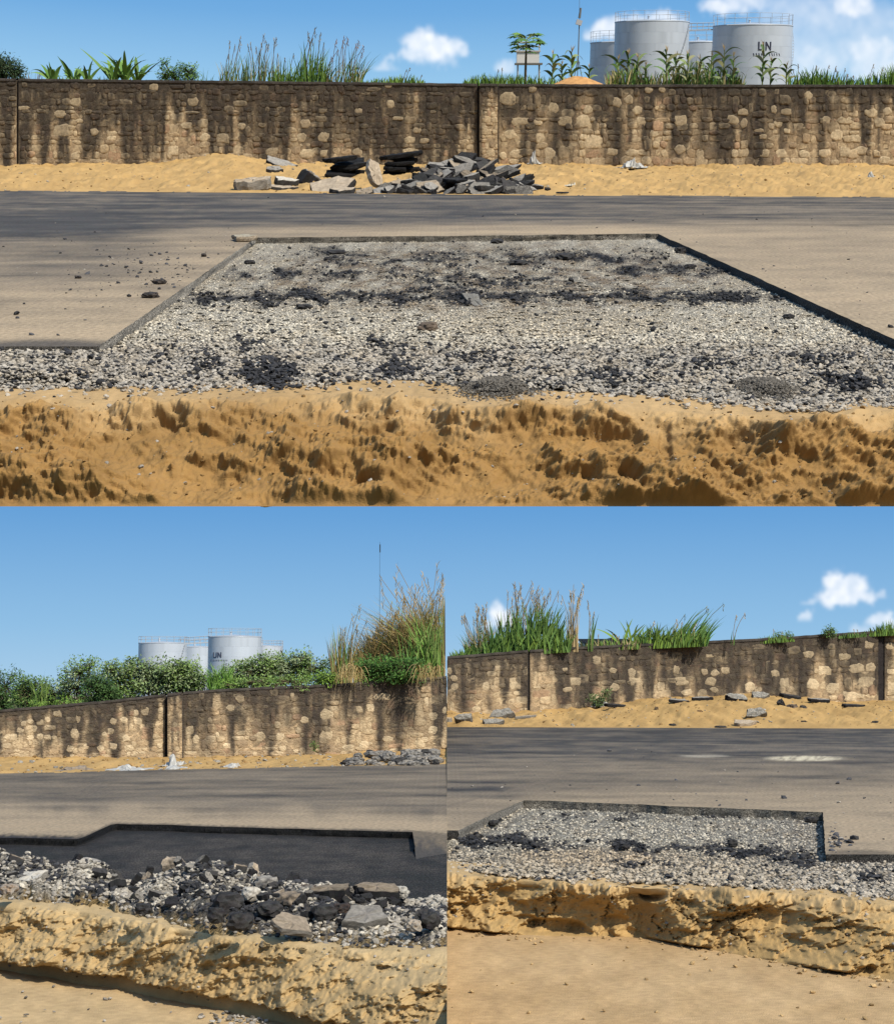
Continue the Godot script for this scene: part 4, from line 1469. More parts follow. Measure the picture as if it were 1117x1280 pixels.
	var tpos := func(a: float, b: float) -> Vector3:
		var px := lerpf(f.x0, f.x1, a)
		var z := lerpf(740.0, 352.6, pow(b, .6))
		var y := f.at(px, curve(wtop, px) + 3.0, 353.0).y
		return Vector3(f.dir(px, 300).x * z, y - (z - 353.0) * .012 + .5 * n_fbm.get_noise_2d(px * .05, z * .03), -z)
	var tcol := func(a: float, b: float) -> Color: return mix(Color(.08, .10, .03), Color(.3, .2, .09), .5 + n_fbm.get_noise_2d(a * 40, b * 10))
	terr.grid(120, 24, tpos, tcol)
	setting("ground", terr.mesh(M.earth), f, "overgrown earth behind the stone wall of the upper view")

	# storage tanks
	var gt := "white steel storage tanks with roof railings in the upper view"
	tank(f, "left rear storage tank of the upper view, half hidden by the big left one", 784, 92, 54, 41, 112, 470, false, gt)
	tank(f, "small middle tank of the upper view seen between the two big ones", 874, 84, 54, 42, 112, 475, false, gt)
	tank(f, "big left storage tank of the upper view, tallest of all", 812.5, 89, 28, 16.5, 112, 425, false, gt)
	tank(f, "big right storage tank of the upper view with dark lettering", 937.5, 95, 33, 20, 112, 425, true, gt)
	catwalk(f, "steel catwalk joining the two big tanks of the upper view", 856, 892, 38, 37, 428)

	# watch post and mast
	var wd := 400.0
	var wu := wd / FOC
	var wo := f.at(660, 106, wd)
	var post := base("watch_post", f, wo, "small white watch post on legs behind the papaya tree", "hut")
	var wh := Color(.55, .54, .52)
	for x in [-13.0, 13.0]:
		for z in [-8.0, 8.0]:
			var mb := MB.new()
			mb.bar(Vector3(x, 0, z) * wu, Vector3(x, 24, z) * wu, .7 * wu, .7 * wu, tone(wh, .6), 6)
			part("leg", mb.mesh(M.steel), post)
	var mb2 := MB.new()
	mb2.box(Transform3D(Basis(), Vector3(0, 24.5, 0) * wu), Vector3(33, 2, 24) * wu, Color(.14, .13, .12))
	part("deck", mb2.mesh(M.steel), post)
	mb2 = MB.new()
	mb2.box(Transform3D(Basis(), Vector3(-1, 32, 0) * wu), Vector3(27, 13, 19) * wu, wh)
	part("cabin", mb2.mesh(M.tank), post)
	mb2 = MB.new()
	mb2.box(Transform3D(Basis(), Vector3(-1, 39.3, 0) * wu), Vector3(30, 1.4, 22) * wu, tone(wh, .8))
	part("cabin_roof", mb2.mesh(M.tank), post)
	for h in [45.0, 50.0]:
		var q := MB.new()
		for s in [[-13, -9, 13, -9], [13, -9, 13, 9], [13, 9, -13, 9], [-13, 9, -13, -9]]:
			q.bar(Vector3(s[0], h, s[1]) * wu, Vector3(s[2], h, s[3]) * wu, .4 * wu, .4 * wu, tone(wh, .7), 4)
		part("rail", q.mesh(M.steel), post)
	for s in [[-13, -9], [13, -9], [13, 9], [-13, 9], [0, 9]]:
		var q := MB.new()
		q.bar(Vector3(s[0], 40, s[1]) * wu, Vector3(s[0], 50, s[1]) * wu, .45 * wu, .45 * wu, tone(wh, .7), 4)
		part("railing_post", q.mesh(M.steel), post)
	var mo := f.at(721.5, 106, 405)
	var mu := 405 / FOC
	var mast := base("lamp_mast", f, mo, "thin tall mast with a lamp head and three splayed feet", "mast")
	var mc := Color(.12, .13, .14)
	mb2 = MB.new()
	mb2.bar(Vector3(0, 20, 0) * mu, Vector3(1, 76, 0) * mu, .8 * mu, .6 * mu, mc, 8)
	mb2.bar(Vector3(1, 76, 0) * mu, Vector3(.5, 125, 0) * mu, .3 * mu, .2 * mu, mc, 6)
	part("pole", mb2.mesh(M.steel), mast)
	for s in [[-6, 3], [7, 3], [0, -7]]:
		mb2 = MB.new()
		mb2.bar(Vector3(s[0], 0, s[1]) * mu, Vector3(0, 32, 0) * mu, .6 * mu, .5 * mu, mc, 6)
		part("leg", mb2.mesh(M.steel), mast)
	mb2 = MB.new()
	mb2.box(Transform3D(Basis(Vector3.BACK, -.3), Vector3(.5, 73, 1) * mu), Vector3(7, 6, 6) * mu, Color(.35, .36, .38))
	part("lamp_housing", mb2.mesh(M.steel), mast)
	mb2 = MB.new()
	mb2.bar(Vector3(1, 78, 0) * mu, Vector3(2.5, 90, 0) * mu, 1.6 * mu, 1.2 * mu, mc, 8)
	part("antenna", mb2.mesh(M.steel), mast)
	# earth mound behind the wall
	var mpos := f.at(722, 109, 368)
	var mdu := 368 / FOC
	var hp := MB.new()
	var hpp := func(a: float, b: float) -> Vector3:
		var x := a * 2 - 1
		var z := b * 2 - 1
		var r := Vector2(x, z).length()
		return Vector3(x * 46, (1 - smoothstep(0, 1, r)) * 13.0 + 1.6 * n_fine.get_noise_2d(x * 5, z * 5) * (1 - r), z * 30) * mdu
	var hpc := func(a: float, b: float) -> Color: return tone(Color(.46, .25, .10), 1 + .4 * n_fine.get_noise_2d(a * 9, b * 9))
	hp.grid(40, 26, hpp, hpc)
	single("soil_mound", hp.mesh(M.sand_t), f, Transform3D(Basis(), mpos), "orange soil mound showing over the wall left of the tanks", "soil mound")

	# plants over the wall
	var green := [Color(.07, .14, .028), Color(.10, .17, .035), Color(.055, .11, .025)]
	var lime := [Color(.13, .22, .04), Color(.10, .19, .035), Color(.16, .24, .06)]
	var straw := [Color(.26, .24, .11), Color(.16, .19, .07), Color(.33, .28, .14)]
	var root := [[-140, 103], [1257, 110]]
	bush(f, "round_tree", "tree", "dark round tree at the far left over the wall", [[8, 84, 17, 12], [-10, 86, 18, 14], [22, 92, 8, 7]], 470, 108, 2.6, 3600, [Color(.035, .06, .025), Color(.028, .05, .02)])
	grass(f, "bare thin twigs right of the dark round tree", 34, 56, root, [[34, 18], [44, 30], [56, 16]], 372, 26, .8, [Color(.22, .17, .12), Color(.17, .13, .09)], 0, straw[0])
	for q in [[66, 78, 14, 26, 7, "short broad-leaved banana plant at far left over the wall"], [92, 74, 13, 26, 7, "second broad-leaved banana plant, beside the short one"], [110, 78, 12, 20, 7, "small banana plant between the two taller groups"], [142, 66, 14, 30, 8, "banana plant with the leftmost leaves of the tall group"], [157, 62, 14, 30, 8, "tallest banana plant over the left part of the wall"], [172, 66, 13, 28, 8, "banana plant at the right of the tall group"]]:
		leafy(f, "banana_plant", "banana plant", q[5], q[0], 104, q[1], 366 + rr(0, 8), q[2], q[3], q[4], [Color(.10, .19, .04), Color(.13, .22, .05), Color(.08, .15, .04)], "banana plants over the upper view's wall", false)
	grass(f, "low green weeds under the banana plants over the wall", 55, 190, root, [[55, 12], [100, 14], [190, 8]], 362, 160, 2.2, lime, 0, straw[0])
	bush(f, "shrub", "shrub", "small two-headed shrub right of the banana plants", [[236, 90, 10, 9], [214, 94, 12, 8], [206, 79, 5, 3]], 372, 106, 2.8, 1300, green)
	grass(f, "thin twigs over the wall between the shrub and the tall grass", 246, 268, root, [[246, 10], [256, 24], [268, 14]], 366, 18, 1.0, green, 0, straw[0])
	grass(f, "wispy seeding grass at the left of the tall clump over the wall", 274, 352, root, [[274, 34], [290, 44], [330, 50], [352, 40]], 366, 170, 1.2, straw + green, 16, Color(.2, .17, .12), "", .04)
	grass(f, "tallest green grass clump over the wall, centre left", 338, 408, root, [[338, 24], [372, 44], [392, 66], [408, 40]], 364, 230, 1.5, green + lime, 8, Color(.15, .13, .09), "", .12)
	grass(f, "right-leaning seeding grass clump over the wall", 402, 452, root, [[402, 28], [425, 58], [452, 44]], 366, 150, 1.3, green + straw, 10, Color(.2, .13, .1), "", .22)
	grass(f, "low bright green tuft over the wall, left of its middle joint", 446, 532, root, [[446, 8], [490, 15], [515, 18], [532, 8]], 364, 300, 2.0, lime, 3, Color(.2, .16, .1), "", .1)
	grass(f, "low even grass over the wall left of the papaya tree", 578, 652, root, [[578, 10], [600, 20], [620, 18], [652, 18]], 366, 360, 1.7, lime + green, 2, Color(.2, .16, .1))
	grass(f, "weeds at the foot of the papaya tree", 640, 716, root, [[640, 18], [680, 16], [716, 10]], 372, 240, 2.2, green + lime, 0, straw[0])
	# papaya tree
	var pd := 378.0
	var pu := pd / FOC
	var po := f.at(656, 108, pd)
	var pap := base("papaya_tree", f, po, "papaya tree with a flat crown standing above the wall", "tree")
	mb2 = MB.new()
	mb2.bar(Vector3.ZERO, Vector3(1, 50, 0) * pu, 1.8 * pu, 1.1 * pu, Color(.16, .13, .09), 8)
	part("trunk", mb2.mesh(M.stem), pap)
	for k in 26:
		var a := k * 2.4
		var rise := rr(-.5, 1.0)
		var top := Vector3(1, 49 + rise * 6, 0) * pu
		var out := Vector3(cos(a), 0, sin(a))
		var tip := top + (out * rr(11, 19) + Vector3.UP * (10.0 * rise - 1.0)) * pu
		var lb := MB.new()
		lb.bar(top, tip, .4 * pu, .3 * pu, Color(.16, .2, .06), 4)
		var lc: Color = tone(green[k % 3], rr(.8, 1.5))
		for j in 7:
			var aa := a + (j - 3) * .55
			var d := Vector3(cos(aa), -.25, sin(aa)).normalized()
			leaf(lb, tip, d, Vector3.UP, rr(8, 12) * pu, 4.0 * pu, lc)
		part("leaf", lb.mesh(M.leaf, true), pap)
	# maize and its neighbours
	var gm := "maize plants over the upper view's wall"
	for q in [[690, 66, 9, 20, 4.5, "dark maize plant just right of the papaya tree"], [702, 78, 8, 18, 4, "short maize plant left of the lamp mast"], [714, 62, 10, 22, 4.5, "maize plant touching the lamp mast"], [735, 82, 7, 18, 3.5, "thin maize plant just left of the tanks"], [772, 72, 9, 22, 4, "leftmost maize plant before the big left tank"], [784, 66, 10, 24, 4, "second maize plant before the big left tank"], [796, 70, 10, 22, 4, "third maize plant before the big left tank"], [806, 80, 8, 18, 4, "short maize plant before the middle of the big left tank"], [832, 62, 10, 24, 4.5, "tall maize plant at the right side of the big left tank"], [844, 68, 10, 24, 4.5, "maize plant with drooping leaves between the big tanks"], [858, 66, 9, 22, 4.5, "maize plant before the small middle tank"], [873, 72, 9, 20, 4.5, "short dark maize plant before the small middle tank"], [888, 68, 10, 22, 4.5, "maize plant at the left side of the lettered tank"], [903, 60, 10, 24, 4.5, "tall maize plant before the left of the lettered tank"], [915, 68, 9, 20, 4.5, "maize plant before the middle of the lettered tank"], [952, 56, 10, 22, 4.5, "dark maize plant hiding part of the tank's lettering"], [962, 74, 9, 20, 4, "small maize plant right of the tank's lettering"], [982, 80, 8, 18, 4, "maize plant at the right side of the lettered tank"]]:
		leafy(f, "maize_plant", "maize plant", q[5], q[0], 109, q[1], 366 + rr(0, 14), q[2], q[3], q[4], [Color(.06, .11, .035), Color(.08, .14, .04), Color(.14, .18, .07), Color(.20, .20, .10)], gm, true, true)
	grass(f, "low weeds at the foot of the maize before the tanks", 756, 930, root, [[756, 22], [790, 34], [815, 20], [850, 34], [880, 38], [930, 18]], 370, 520, 2.4, green + straw, 0, straw[0])
	grass(f, "green grass right of the lettered tank over the wall", 985, 1062, root, [[985, 18], [1015, 30], [1035, 24], [1062, 16]], 368, 420, 1.8, green + lime, 10, Color(.2, .15, .1))
	grass(f, "green grass at the right end over the upper view's wall", 1060, 1190, root, [[1060, 14], [1090, 24], [1117, 34], [1190, 28]], 368, 520, 1.8, green + lime, 10, Color(.2, .15, .1))


func build_left() -> void:
	var f := L
	var edge := [[-140, 970], [0, 967], [300, 960], [558, 955]]
	var back := [[-140, 1045], [0, 1047], [96, 1049], [106, 1046], [138, 1031], [146, 1029.5], [300, 1034], [515, 1040], [558, 1043]]
	var pbk := func(px: float) -> float: return curve(back, px) + .8 * n_fbm.get_noise_1d(px * .012)
	var place := func(px: float, py: float) -> Color:
		var d := .33 + .57 * smoothstep(1000.0, 1022.0, py + 12 * n_fbm.get_noise_2d(px * .012, 3) - 14 * smoothstep(300, 520, px) * .6)
		var c := asphalt_col(f.g(px, py), f.k, d)
		var near: float = (py - pbk.call(px))
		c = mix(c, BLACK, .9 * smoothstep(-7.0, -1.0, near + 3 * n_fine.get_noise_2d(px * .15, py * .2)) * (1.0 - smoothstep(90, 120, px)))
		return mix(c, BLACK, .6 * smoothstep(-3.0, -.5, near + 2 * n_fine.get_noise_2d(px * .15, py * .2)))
	var road := MB.new()
	var bp := func(a: float, b: float) -> Vector3:
		var px := lerpf(f.x0, f.x1, a)
		return f.g(px, lerpf(curve(edge, px), pbk.call(px), b))
	var bc := func(a: float, b: float) -> Color:
		var px := lerpf(f.x0, f.x1, a)
		return place.call(px, lerpf(curve(edge, px), pbk.call(px), b))
	road.grid(280, 60, bp, bc)
	var rp := func(a: float, b: float) -> Vector3:
		var px := lerpf(lerpf(515.5, 520.0, b), f.x1, a)
		var p := f.g(px, lerpf(pbk.call(px), 1066.0, b))
		p.y = -.052 * smoothstep(.35, 1.0, b + .3 * a)
		return p
	var rc := func(a: float, b: float) -> Color:
		var px := lerpf(516.0, f.x1, a)
		return mix(place.call(px, 1046), Color(.075, .068, .062), smoothstep(.1, .7, b + .4 * n_fine.get_noise_2d(a * 3, b * 3)))
	road.grid(30, 20, rp, rc)
	var rd := setting("road", road.mesh(M.road_s), f, "dusty asphalt road above the freshly laid dark patch of the lower left view")
	var fb := MB.new()
	var pts := []
	for k in 181:
		var px := lerpf(f.x0, 515.5, k / 180.0)
		pts.append(f.g(px, pbk.call(px)))
	strip_face(fb, f, pts, .058, Color(.02, .02, .021))
	part("back_cut_edge", fb.mesh(M.edge_s), rd)
	var fr := MB.new()
	pts = []
	for k in 7:
		pts.append(f.g(lerpf(515.5, 518.0, k / 6.0), lerpf(pbk.call(515.5), 1056.0, k / 6.0)))
	strip_face(fr, f, pts, .058, Color(.02, .02, .021))
	part("right_cut_edge", fr.mesh(M.edge_s), rd)
	# new asphalt in the cut-out
	var hb := [[-140, 1085], [0, 1085], [110, 1092], [150, 1104], [180, 1094], [320, 1096], [380, 1105], [450, 1112], [500, 1114], [530, 1122], [558, 1126]]
	var bed := MB.new()
	var gp := func(a: float, b: float) -> Vector3: return f.g(lerpf(f.x0, f.x1, a), lerpf(1026.0, curve(hb, lerpf(f.x0, f.x1, a)) + 14.0, b), -.05)
	var gc := func(a: float, b: float) -> Color:
		var px := lerpf(f.x0, f.x1, a)
		var py := lerpf(1026.0, curve(hb, px) + 14.0, b)
		var s := n_fine.get_noise_2d(px * .012, py * .09)
		var c := mix(Color(.058, .055, .054), Color(.15, .13, .112), clampf(.5 * spot(px, py, 330, 1072, 280, 40) + .9 * s, 0, 1))
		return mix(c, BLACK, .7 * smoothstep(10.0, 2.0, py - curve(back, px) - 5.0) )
	bed.grid(260, 70, gp, gc)
	setting("new_asphalt", bed.mesh(M.bed_s), f, "freshly laid dark asphalt patch of the lower left view")

	# rubble heap along the trench
	var hf := [[-140, 1130], [0, 1128], [60, 1132], [130, 1134], [170, 1144], [250, 1164], [330, 1176], [400, 1182], [470, 1186], [558, 1188]]
	var hh := [[-140, .12], [0, .12], [40, .10], [80, .09], [115, .125], [140, .08], [165, .045], [200, .10], [230, .125], [290, .105], [340, .10], [400, .07], [480, .065], [520, .055], [558, .065]]
	var tarry := func(px: float, py: float) -> float:
		var d := 1.3 * n_fine.get_noise_2d(px * .045, py * .06) + .36
		for q in [[40, 1092, 40, 14, .5], [120, 1110, 24, 14, .9], [70, 1098, 26, 9, .7], [240, 1112, 40, 20, .6], [290, 1140, 50, 34, 1.0], [225, 1145, 40, 14, .7], [350, 1120, 40, 18, .7], [440, 1120, 80, 10, 1.0], [400, 1136, 40, 22, .8], [535, 1150, 18, 18, .9], [345, 1142, 34, 14, .9]]:
			d = maxf(d, q[4] * spot(px, py, q[0], q[1], q[2], q[3]) + .6 * n_fine.get_noise_2d(px * .09, py * .09))
		for q in [[60, 1112, 50, 12], [100, 1090, 26, 10], [205, 1112, 16, 22], [470, 1158, 46, 18], [535, 1128, 30, 9], [150, 1118, 20, 8]]:
			d -= .9 * spot(px, py, q[0], q[1], q[2], q[3])
		return clampf(d, 0, 1)
	var hp := func(px: float, t: float) -> Vector3:
		var p := f.g(px, curve(hb, px)).lerp(f.g(px, curve(hf, px) + 5 * n_fbm.get_noise_1d(px * .07)), t)
		p.y = curve(hh, px) * pow(sin(PI * clampf(t, 0, 1)), .75) * (1.0 + 1.1 * n_fbm.get_noise_3d(p.x * 3, 2, p.z * 1.1) + .5 * n_fine.get_noise_3d(p.x * 8, 7, p.z * 3)) - .05 * (1.0 - smoothstep(0.0, .3, t)) - .02 * smoothstep(.85, 1.0, t)
		return p
	var rub := func(px: float, py: float, t: float) -> Color:
		var c := mix(STONE, CHALK, .4 + n_fine.get_noise_2d(px * .05, py * .05))
		c = mix(c, Color(.33, .24, .16), .6 * spot(px, py, 245, 1085, 20, 8))
		return mix(c, Color(.47, .33, .15), smoothstep(.86, .97, t + .15 * n_fine.get_noise_1d(px * .1)))
	var heap := MB.new()
	var hpos := func(a: float, b: float) -> Vector3: return hp.call(lerpf(f.x0, f.x1, a), b)
	var hcol := func(a: float, b: float) -> Color:
		var px := lerpf(f.x0, f.x1, a)
		var py := f.pix(hp.call(px, b)).y
		return tone(mix(rub.call(px, py, b), TAR, tarry.call(px, py) * (1.0 - smoothstep(.88, .98, b))), .8)
	heap.grid(280, 40, hpos, hcol)
	single("rubble_heap", heap.mesh(M.bed_s), f, Transform3D(), "long heap of broken asphalt and gravel along the trench of the lower left view", "rubble", "", "stuff")
	var pl := func() -> Array:
		var px := rr(f.x0, f.x1 - 2)
		var t := pow(rng.randf(), .8) * .97
		var p: Vector3 = hp.call(px, t)
		var py := f.pix(p).y
		if t > .85 and rng.randf() < .6:
			return []
		var c: Color = tone(mix(STONE, CHALK, pow(rng.randf(), 2)), rr(.5, 1.1))
		if rng.randf() < tarry.call(px, py) * 1.1:
			c = tone(TAR, rr(.6, 2.4))
		return [p, c, rr(.7, 1.2)]
	gravel_field(f, "gravel", "loose gravel and tar crumbs over the rubble heap of the lower left view", 17000, .028, pl)
	# sand bank, trench floor
	bank(f, "crumbling bright sand bank under the rubble of the lower left view", [[-140, 1132], [0, 1132], [100, 1138], [180, 1152], [280, 1170], [400, 1182], [558, 1192]], [[-140, 1192], [0, 1216], [150, 1241], [280, 1268], [345, 1281], [450, 1310], [558, 1345]], 0.0, -.32, .10, [[60, 1170, 26, 12, .05], [40, 1150, 22, 10, .03], [300, 1185, 26, 10, .03], [230, 1165, 18, 7, .03], [500, 1195, 40, 8, .04], [480, 1213, 16, 8, .05], [540, 1245, 12, 20, .05], [330, 1205, 30, 9, .03], [110, 1195, 40, 9, .03], [420, 1235, 30, 14, .04]], .055, M.sand_s, Vector3(0, .08, 1), 1.6, 110, 26.0, [Color(.45, .33, .175), Color(.39, .272, .13)])
	var fl := MB.new()
	var foot := [[-140, 1186], [0, 1210], [150, 1235], [280, 1262], [345, 1275], [450, 1304], [558, 1339]]
	var fp := func(a: float, b: float) -> Vector3:
		var px := lerpf(f.x0, f.x1, a)
		var p := f.g(px, lerpf(curve(foot, px) - 14, 1480.0, b), -.32)
		p.y += .012 * n_fine.get_noise_3d(p.x * 3, 0, p.z * 2) + .004
		return p
	var fc := func(a: float, b: float) -> Color:
		var k := 1.0 + .25 * n_fine.get_noise_2d(a * 16, b * 14)
		return tone(Color(.46, .325, .17), k)
	fl.grid(160, 60, fp, fc)
	setting("trench_floor", fl.mesh(M.sand_s), f, "smooth sandy trench floor at the bottom of the lower left view")
	var crumbs := func() -> Array:
		var px := rr(0, 556)
		var py := rr(curve(foot, px) + 8, 1330)
		if rng.randf() < .6:
			px = rng.randfn(300, 22)
			py = rng.randfn(1272, 6)
		if py < curve(foot, px) + 3:
			return []
		return [f.g(px, py, -.312), tone(STONE, rr(.3, 1.1)), rr(.5, 1.1)]
	gravel_field(f, "gravel_crumbs", "a few stones strewn over the trench floor of the lower left view", 150, .026, crumbs)
	earth_block(f, "cut earth under the roadside of the lower left view", [5.2, 60.0], -.9, -.12, .05)

	# slabs and lumps of the heap
	var g := "broken asphalt pieces on the rubble heap of the lower left view"
	for q in [
		# kind, x, y, w, h, len, tilt x, yaw, tilt z, top, side, label
		[0, 218, 1084, 26, 26, 0, 0, 0, 0, TAN, BLACK, "tan block with black base at the top of the rubble heap"],
		[0, 246, 1087, 22, 14, 0, 0, 0, 0, Color(.33, .2, .14), BLACK, "reddish lump beside the tan block at the heap's top"],
		[1, 250, 1111, 30, 10, 30, 25, 20, 8, TAN, BLACK, "tan-topped slab with black side below the reddish lump"],
		[0, 112, 1084, 40, 24, 0, 0, 0, 0, STONE, GREY, "large gravelly grey lump left of the gap in the heap"],
		[1, 40, 1099, 34, 10, 30, 20, -15, 6, PALE, GREY, "pale flat slab in the left gravel heap"],
		[1, 187, 1090, 16, 7, 10, 10, 30, 82, DARK, BLACK, "dark slab standing upright between the two heaps"],
		[0, 180, 1136, 22, 14, 0, 0, 0, 0, BLACK, DARK, "black lump at the left foot of the middle heap"],
		[0, 74, 1088, 16, 12, 0, 0, 0, 0, BLACK, DARK, "black lump near the back of the left gravel heap"],
		[0, 12, 1111, 20, 14, 0, 0, 0, 0, Color(.36, .26, .18), GREY, "brownish lump at the left edge of the lower left view"],
		[1, 303, 1096, 34, 7, 30, 45, -30, -24, TAN, GREY, "tan slab tilted up to a point at the middle of the heap"],
		[1, 317, 1087, 16, 7, 18, 70, 30, -40, TAN, GREY, "small pointed tan slab crowning the heap"],
		[0, 333, 1106, 28, 22, 0, 0, 0, 0, GREY, DARK, "grey round lump right of the pointed slab"],
		[0, 313, 1117, 20, 18, 0, 0, 0, 0, PALE, STONE, "pale gravelly lump under the pointed slab"],
		[1, 332, 1126, 52, 5, 14, 20, -8, 28, TAN, TAN, "thin tan slab on edge slanting up through the heap"],
		[1, 365, 1156, 48, 9, 62, 24, 44, 8, tone(TAN, .62), tone(GREY, .7), "tan slab lying with one corner towards the trench"],
		[0, 285, 1128, 34, 26, 0, 0, 0, 0, BLACK, DARK, "big black lump in the dark middle of the heap"],
		[0, 300, 1152, 30, 24, 0, 0, 0, 0, BLACK, DARK, "black lump above the sand, below the big black one"],
		[0, 270, 1144, 24, 20, 0, 0, 0, 0, BLACK, DARK, "black lump left of the lower black one in the dark middle"],
		[0, 336, 1136, 30, 20, 0, 0, 0, 0, DARK, BLACK, "dark lump just above the corner slab"],
		[0, 362, 1126, 30, 22, 0, 0, 0, 0, Color(.28, .22, .16), BLACK, "brown and black lump right of the thin tan slab"],
		[1, 412, 1118, 60, 18, 30, 12, -14, 5, tone(TAN, .5), BLACK, "thick black slab with dusty top, right of the dark middle of the heap"],
		[1, 470, 1116, 62, 16, 34, 16, 8, -4, tone(TAN, .5), BLACK, "black slab with dusty top beside the thick one, towards the pale stone"],
		[0, 503, 1115, 14, 15, 0, 0, 0, 0, PALE, GREY, "pale stone at the right end of the two black slabs"],
		[1, 458, 1148, 62, 14, 40, 30, -6, -7, tone(GREY, .72), tone(GREY, .6), "grey flat slab in front of the two black ones"],
		[0, 517, 1157, 16, 15, 0, 0, 0, 0, TAN, GREY, "tan block at the right part of the heap"],
		[0, 536, 1150, 24, 24, 0, 0, 0, 0, DARK, BLACK, "black lump near the right edge of the lower left view"],
		[0, 405, 1140, 30, 22, 0, 0, 0, 0, BLACK, DARK, "black lump under the thick black slab's left end"],
		[0, 428, 1136, 24, 16, 0, 0, 0, 0, BLACK, Color(.09, .06, .045), "brownish black lump below the thick black slab's middle"],
		[0, 385, 1112, 22, 14, 0, 0, 0, 0, Color(.2, .15, .11), BLACK, "brown lump on top of the heap, left of the thick black slab"]]:
		var dep := -f.g(q[1], q[2] + q[4] * .5 + 16).z
		var p := f.at(q[1], q[2], dep)
		if q[0] == 0:
			rock(f, p, q[3] * 1.1, q[4] * 1.15, q[9], q[10], q[11], g)
		else:
			slab(f, p, q[3], q[4], q[5], Vector3(q[6], q[7], q[8]), q[9], q[10], q[11], g)
	var lumps := [[], []]
	for k in 120:
		var px := rr(2, 548) if rng.randf() < .6 else rr(180, 500)
		var t := rr(.12, .85)
		lumps[0 if t < .5 else 1].append([px, t])
	for r in 2:
		lumps[r].sort_custom(func(a, b): return a[0] < b[0])
		for k in lumps[r].size():
			var px: float = lumps[r][k][0]
			var p: Vector3 = hp.call(px, lumps[r][k][1])
			var py := f.pix(p).y
			var ci := rng.randi() % 3
			var dkk: bool = rng.randf() < tarry.call(px, py) + .35
			var a: Color = [BLACK, DARK, tone(GREY, .55)][ci] if dkk else [tone(GREY, .7), tone(STONE, .7), tone(TAN, .6)][ci]
			var hh2 := rr(0, 1)
			if hh2 < .55:
				slab(f, p + Vector3(0, .015, 0), rr(11, 27), rr(5, 10), rr(10, 22), Vector3(rr(-10, 60), rr(-80, 80), rr(-40, 40)), a, BLACK if dkk else DARK, "small broken %s piece, %s from the left on the rubble heap's %s" % [["black", "dark", "grey"][ci] if dkk else ["grey", "pale", "tan"][ci], ordinal(k), ["back slope", "trench side"][r]], g)
				continue
			rock(f, p, rr(7, 17), rr(6, 13), a, DARK if rng.randf() < .6 else a, "small %s lump, %s from the left on the rubble heap's %s" % [["black", "dark", "grey"][ci] if dkk else ["grey", "pale", "tan"][ci], ordinal(k), ["back slope", "trench side"][r]], g)
	# verge, wall
	var wtop := [[-140, 898], [0, 889], [130, 878], [210, 869], [228, 867], [280, 863], [415, 857], [500, 851], [558, 847]]
	var wbase := [[-140, 948], [0, 946.5], [200, 946], [300, 943], [430, 941], [558, 935.5]]
	var wdep := [[-140, 24.6], [0, 25.2], [558, 28]]
	var vp := verge(f, "sandy verge before the stone wall of the lower left view", edge, [[-140, 944], [0, 945], [100, 942], [200, 944], [300, 940], [430, 940], [558, 934]], wdep, .045, M.sand_s)
	var cream := [[72, 892, 6, 5], [98, 898, 3, 6], [50, 903, 5, 5], [38, 902, 5, 4], [30, 905, 4, 4], [43, 911, 5, 5], [26, 913, 5, 4], [60, 900, 4, 4], [94, 917, 6, 7], [50, 921, 5, 5], [60, 922, 5, 4], [68, 922, 4, 3], [38, 922, 5, 5], [17, 922, 6, 5], [10, 921, 4, 4], [126, 936, 5, 5], [108, 933, 4, 4], [170, 891, 5, 4], [181, 889, 6, 6], [142, 902, 5, 5], [155, 900, 5, 5], [139, 914, 5, 5], [158, 923, 6, 5], [142, 933, 5, 5], [162, 935, 7, 4], [174, 902, 4, 5], [131, 918, 4, 4], [200, 932, 4, 4], [88, 936, 5, 5]]
	var cream2 := [[300, 874, 6, 6], [237, 913, 6, 7], [245, 924, 5, 6], [365, 869, 3, 3], [288, 885, 6, 5], [408, 893, 9, 8], [408, 919, 9, 7], [463, 885, 6, 6], [449, 887, 5, 5], [478, 871, 12, 5], [541, 895, 6, 7], [541, 912, 7, 6], [525, 930, 7, 6], [484, 924, 8, 4], [455, 931, 8, 5], [325, 921, 8, 7], [350, 921, 6, 6], [272, 919, 3, 4], [556, 888, 4, 5], [283, 932, 6, 4], [435, 935, 8, 5], [380, 900, 6, 5]]
	var sk := [[122, 5, 1.0, 1.0], [10, 12, .5, .7], [80, 12, .8, .7], [112, 8, .9, .5], [95, 12, .4, .7], [208, 2, 1.2, .9], [245, 10, .7, .9], [258, 8, 1.1, .7], [333, 14, .9, .85], [360, 7, .7, .7], [382, 6, 1.1, 1.0], [378, 9, .6, .8], [434, 9, .6, .8], [425, 22, .25, .8], [495, 14, .9, .75], [300, 30, .35, .6], [512, 12, .8, .6], [405, 5, 1.1, .6]]
	var gw := "bays of the rubble stone wall in the lower left view"
	stone_wall(f, "left bay of the lower left view's rubble wall, with a group of cream stones", -380, 206.5, wbase, wtop, wdep, sk, cream, 41.0, 1.0, .55, M.wall_s, gw, 3.0)
	stone_wall(f, "narrow thin-coursed pier in the lower left view's wall", 209.5, 228.0, wbase, wtop, [[-140, 24.45], [0, 25.05], [558, 27.85]], sk, [], 47.0, .75, .6, M.wall_s, gw, 1.0)
	stone_wall(f, "right bay of the lower left view's rubble wall, under the tall dry grass", 229.0, 558.1, wbase, wtop, wdep, sk, cream2, 53.0, 1.1, .6, M.wall_s, gw)
	rag(f, on_verge(f, vp, 219, 957), 24, 15, "big crumpled white sack before the pier of the lower left view")
	rag(f, on_verge(f, vp, 162, 962), 38, 6, "flat white sack lying by the road, left of the big crumpled one")
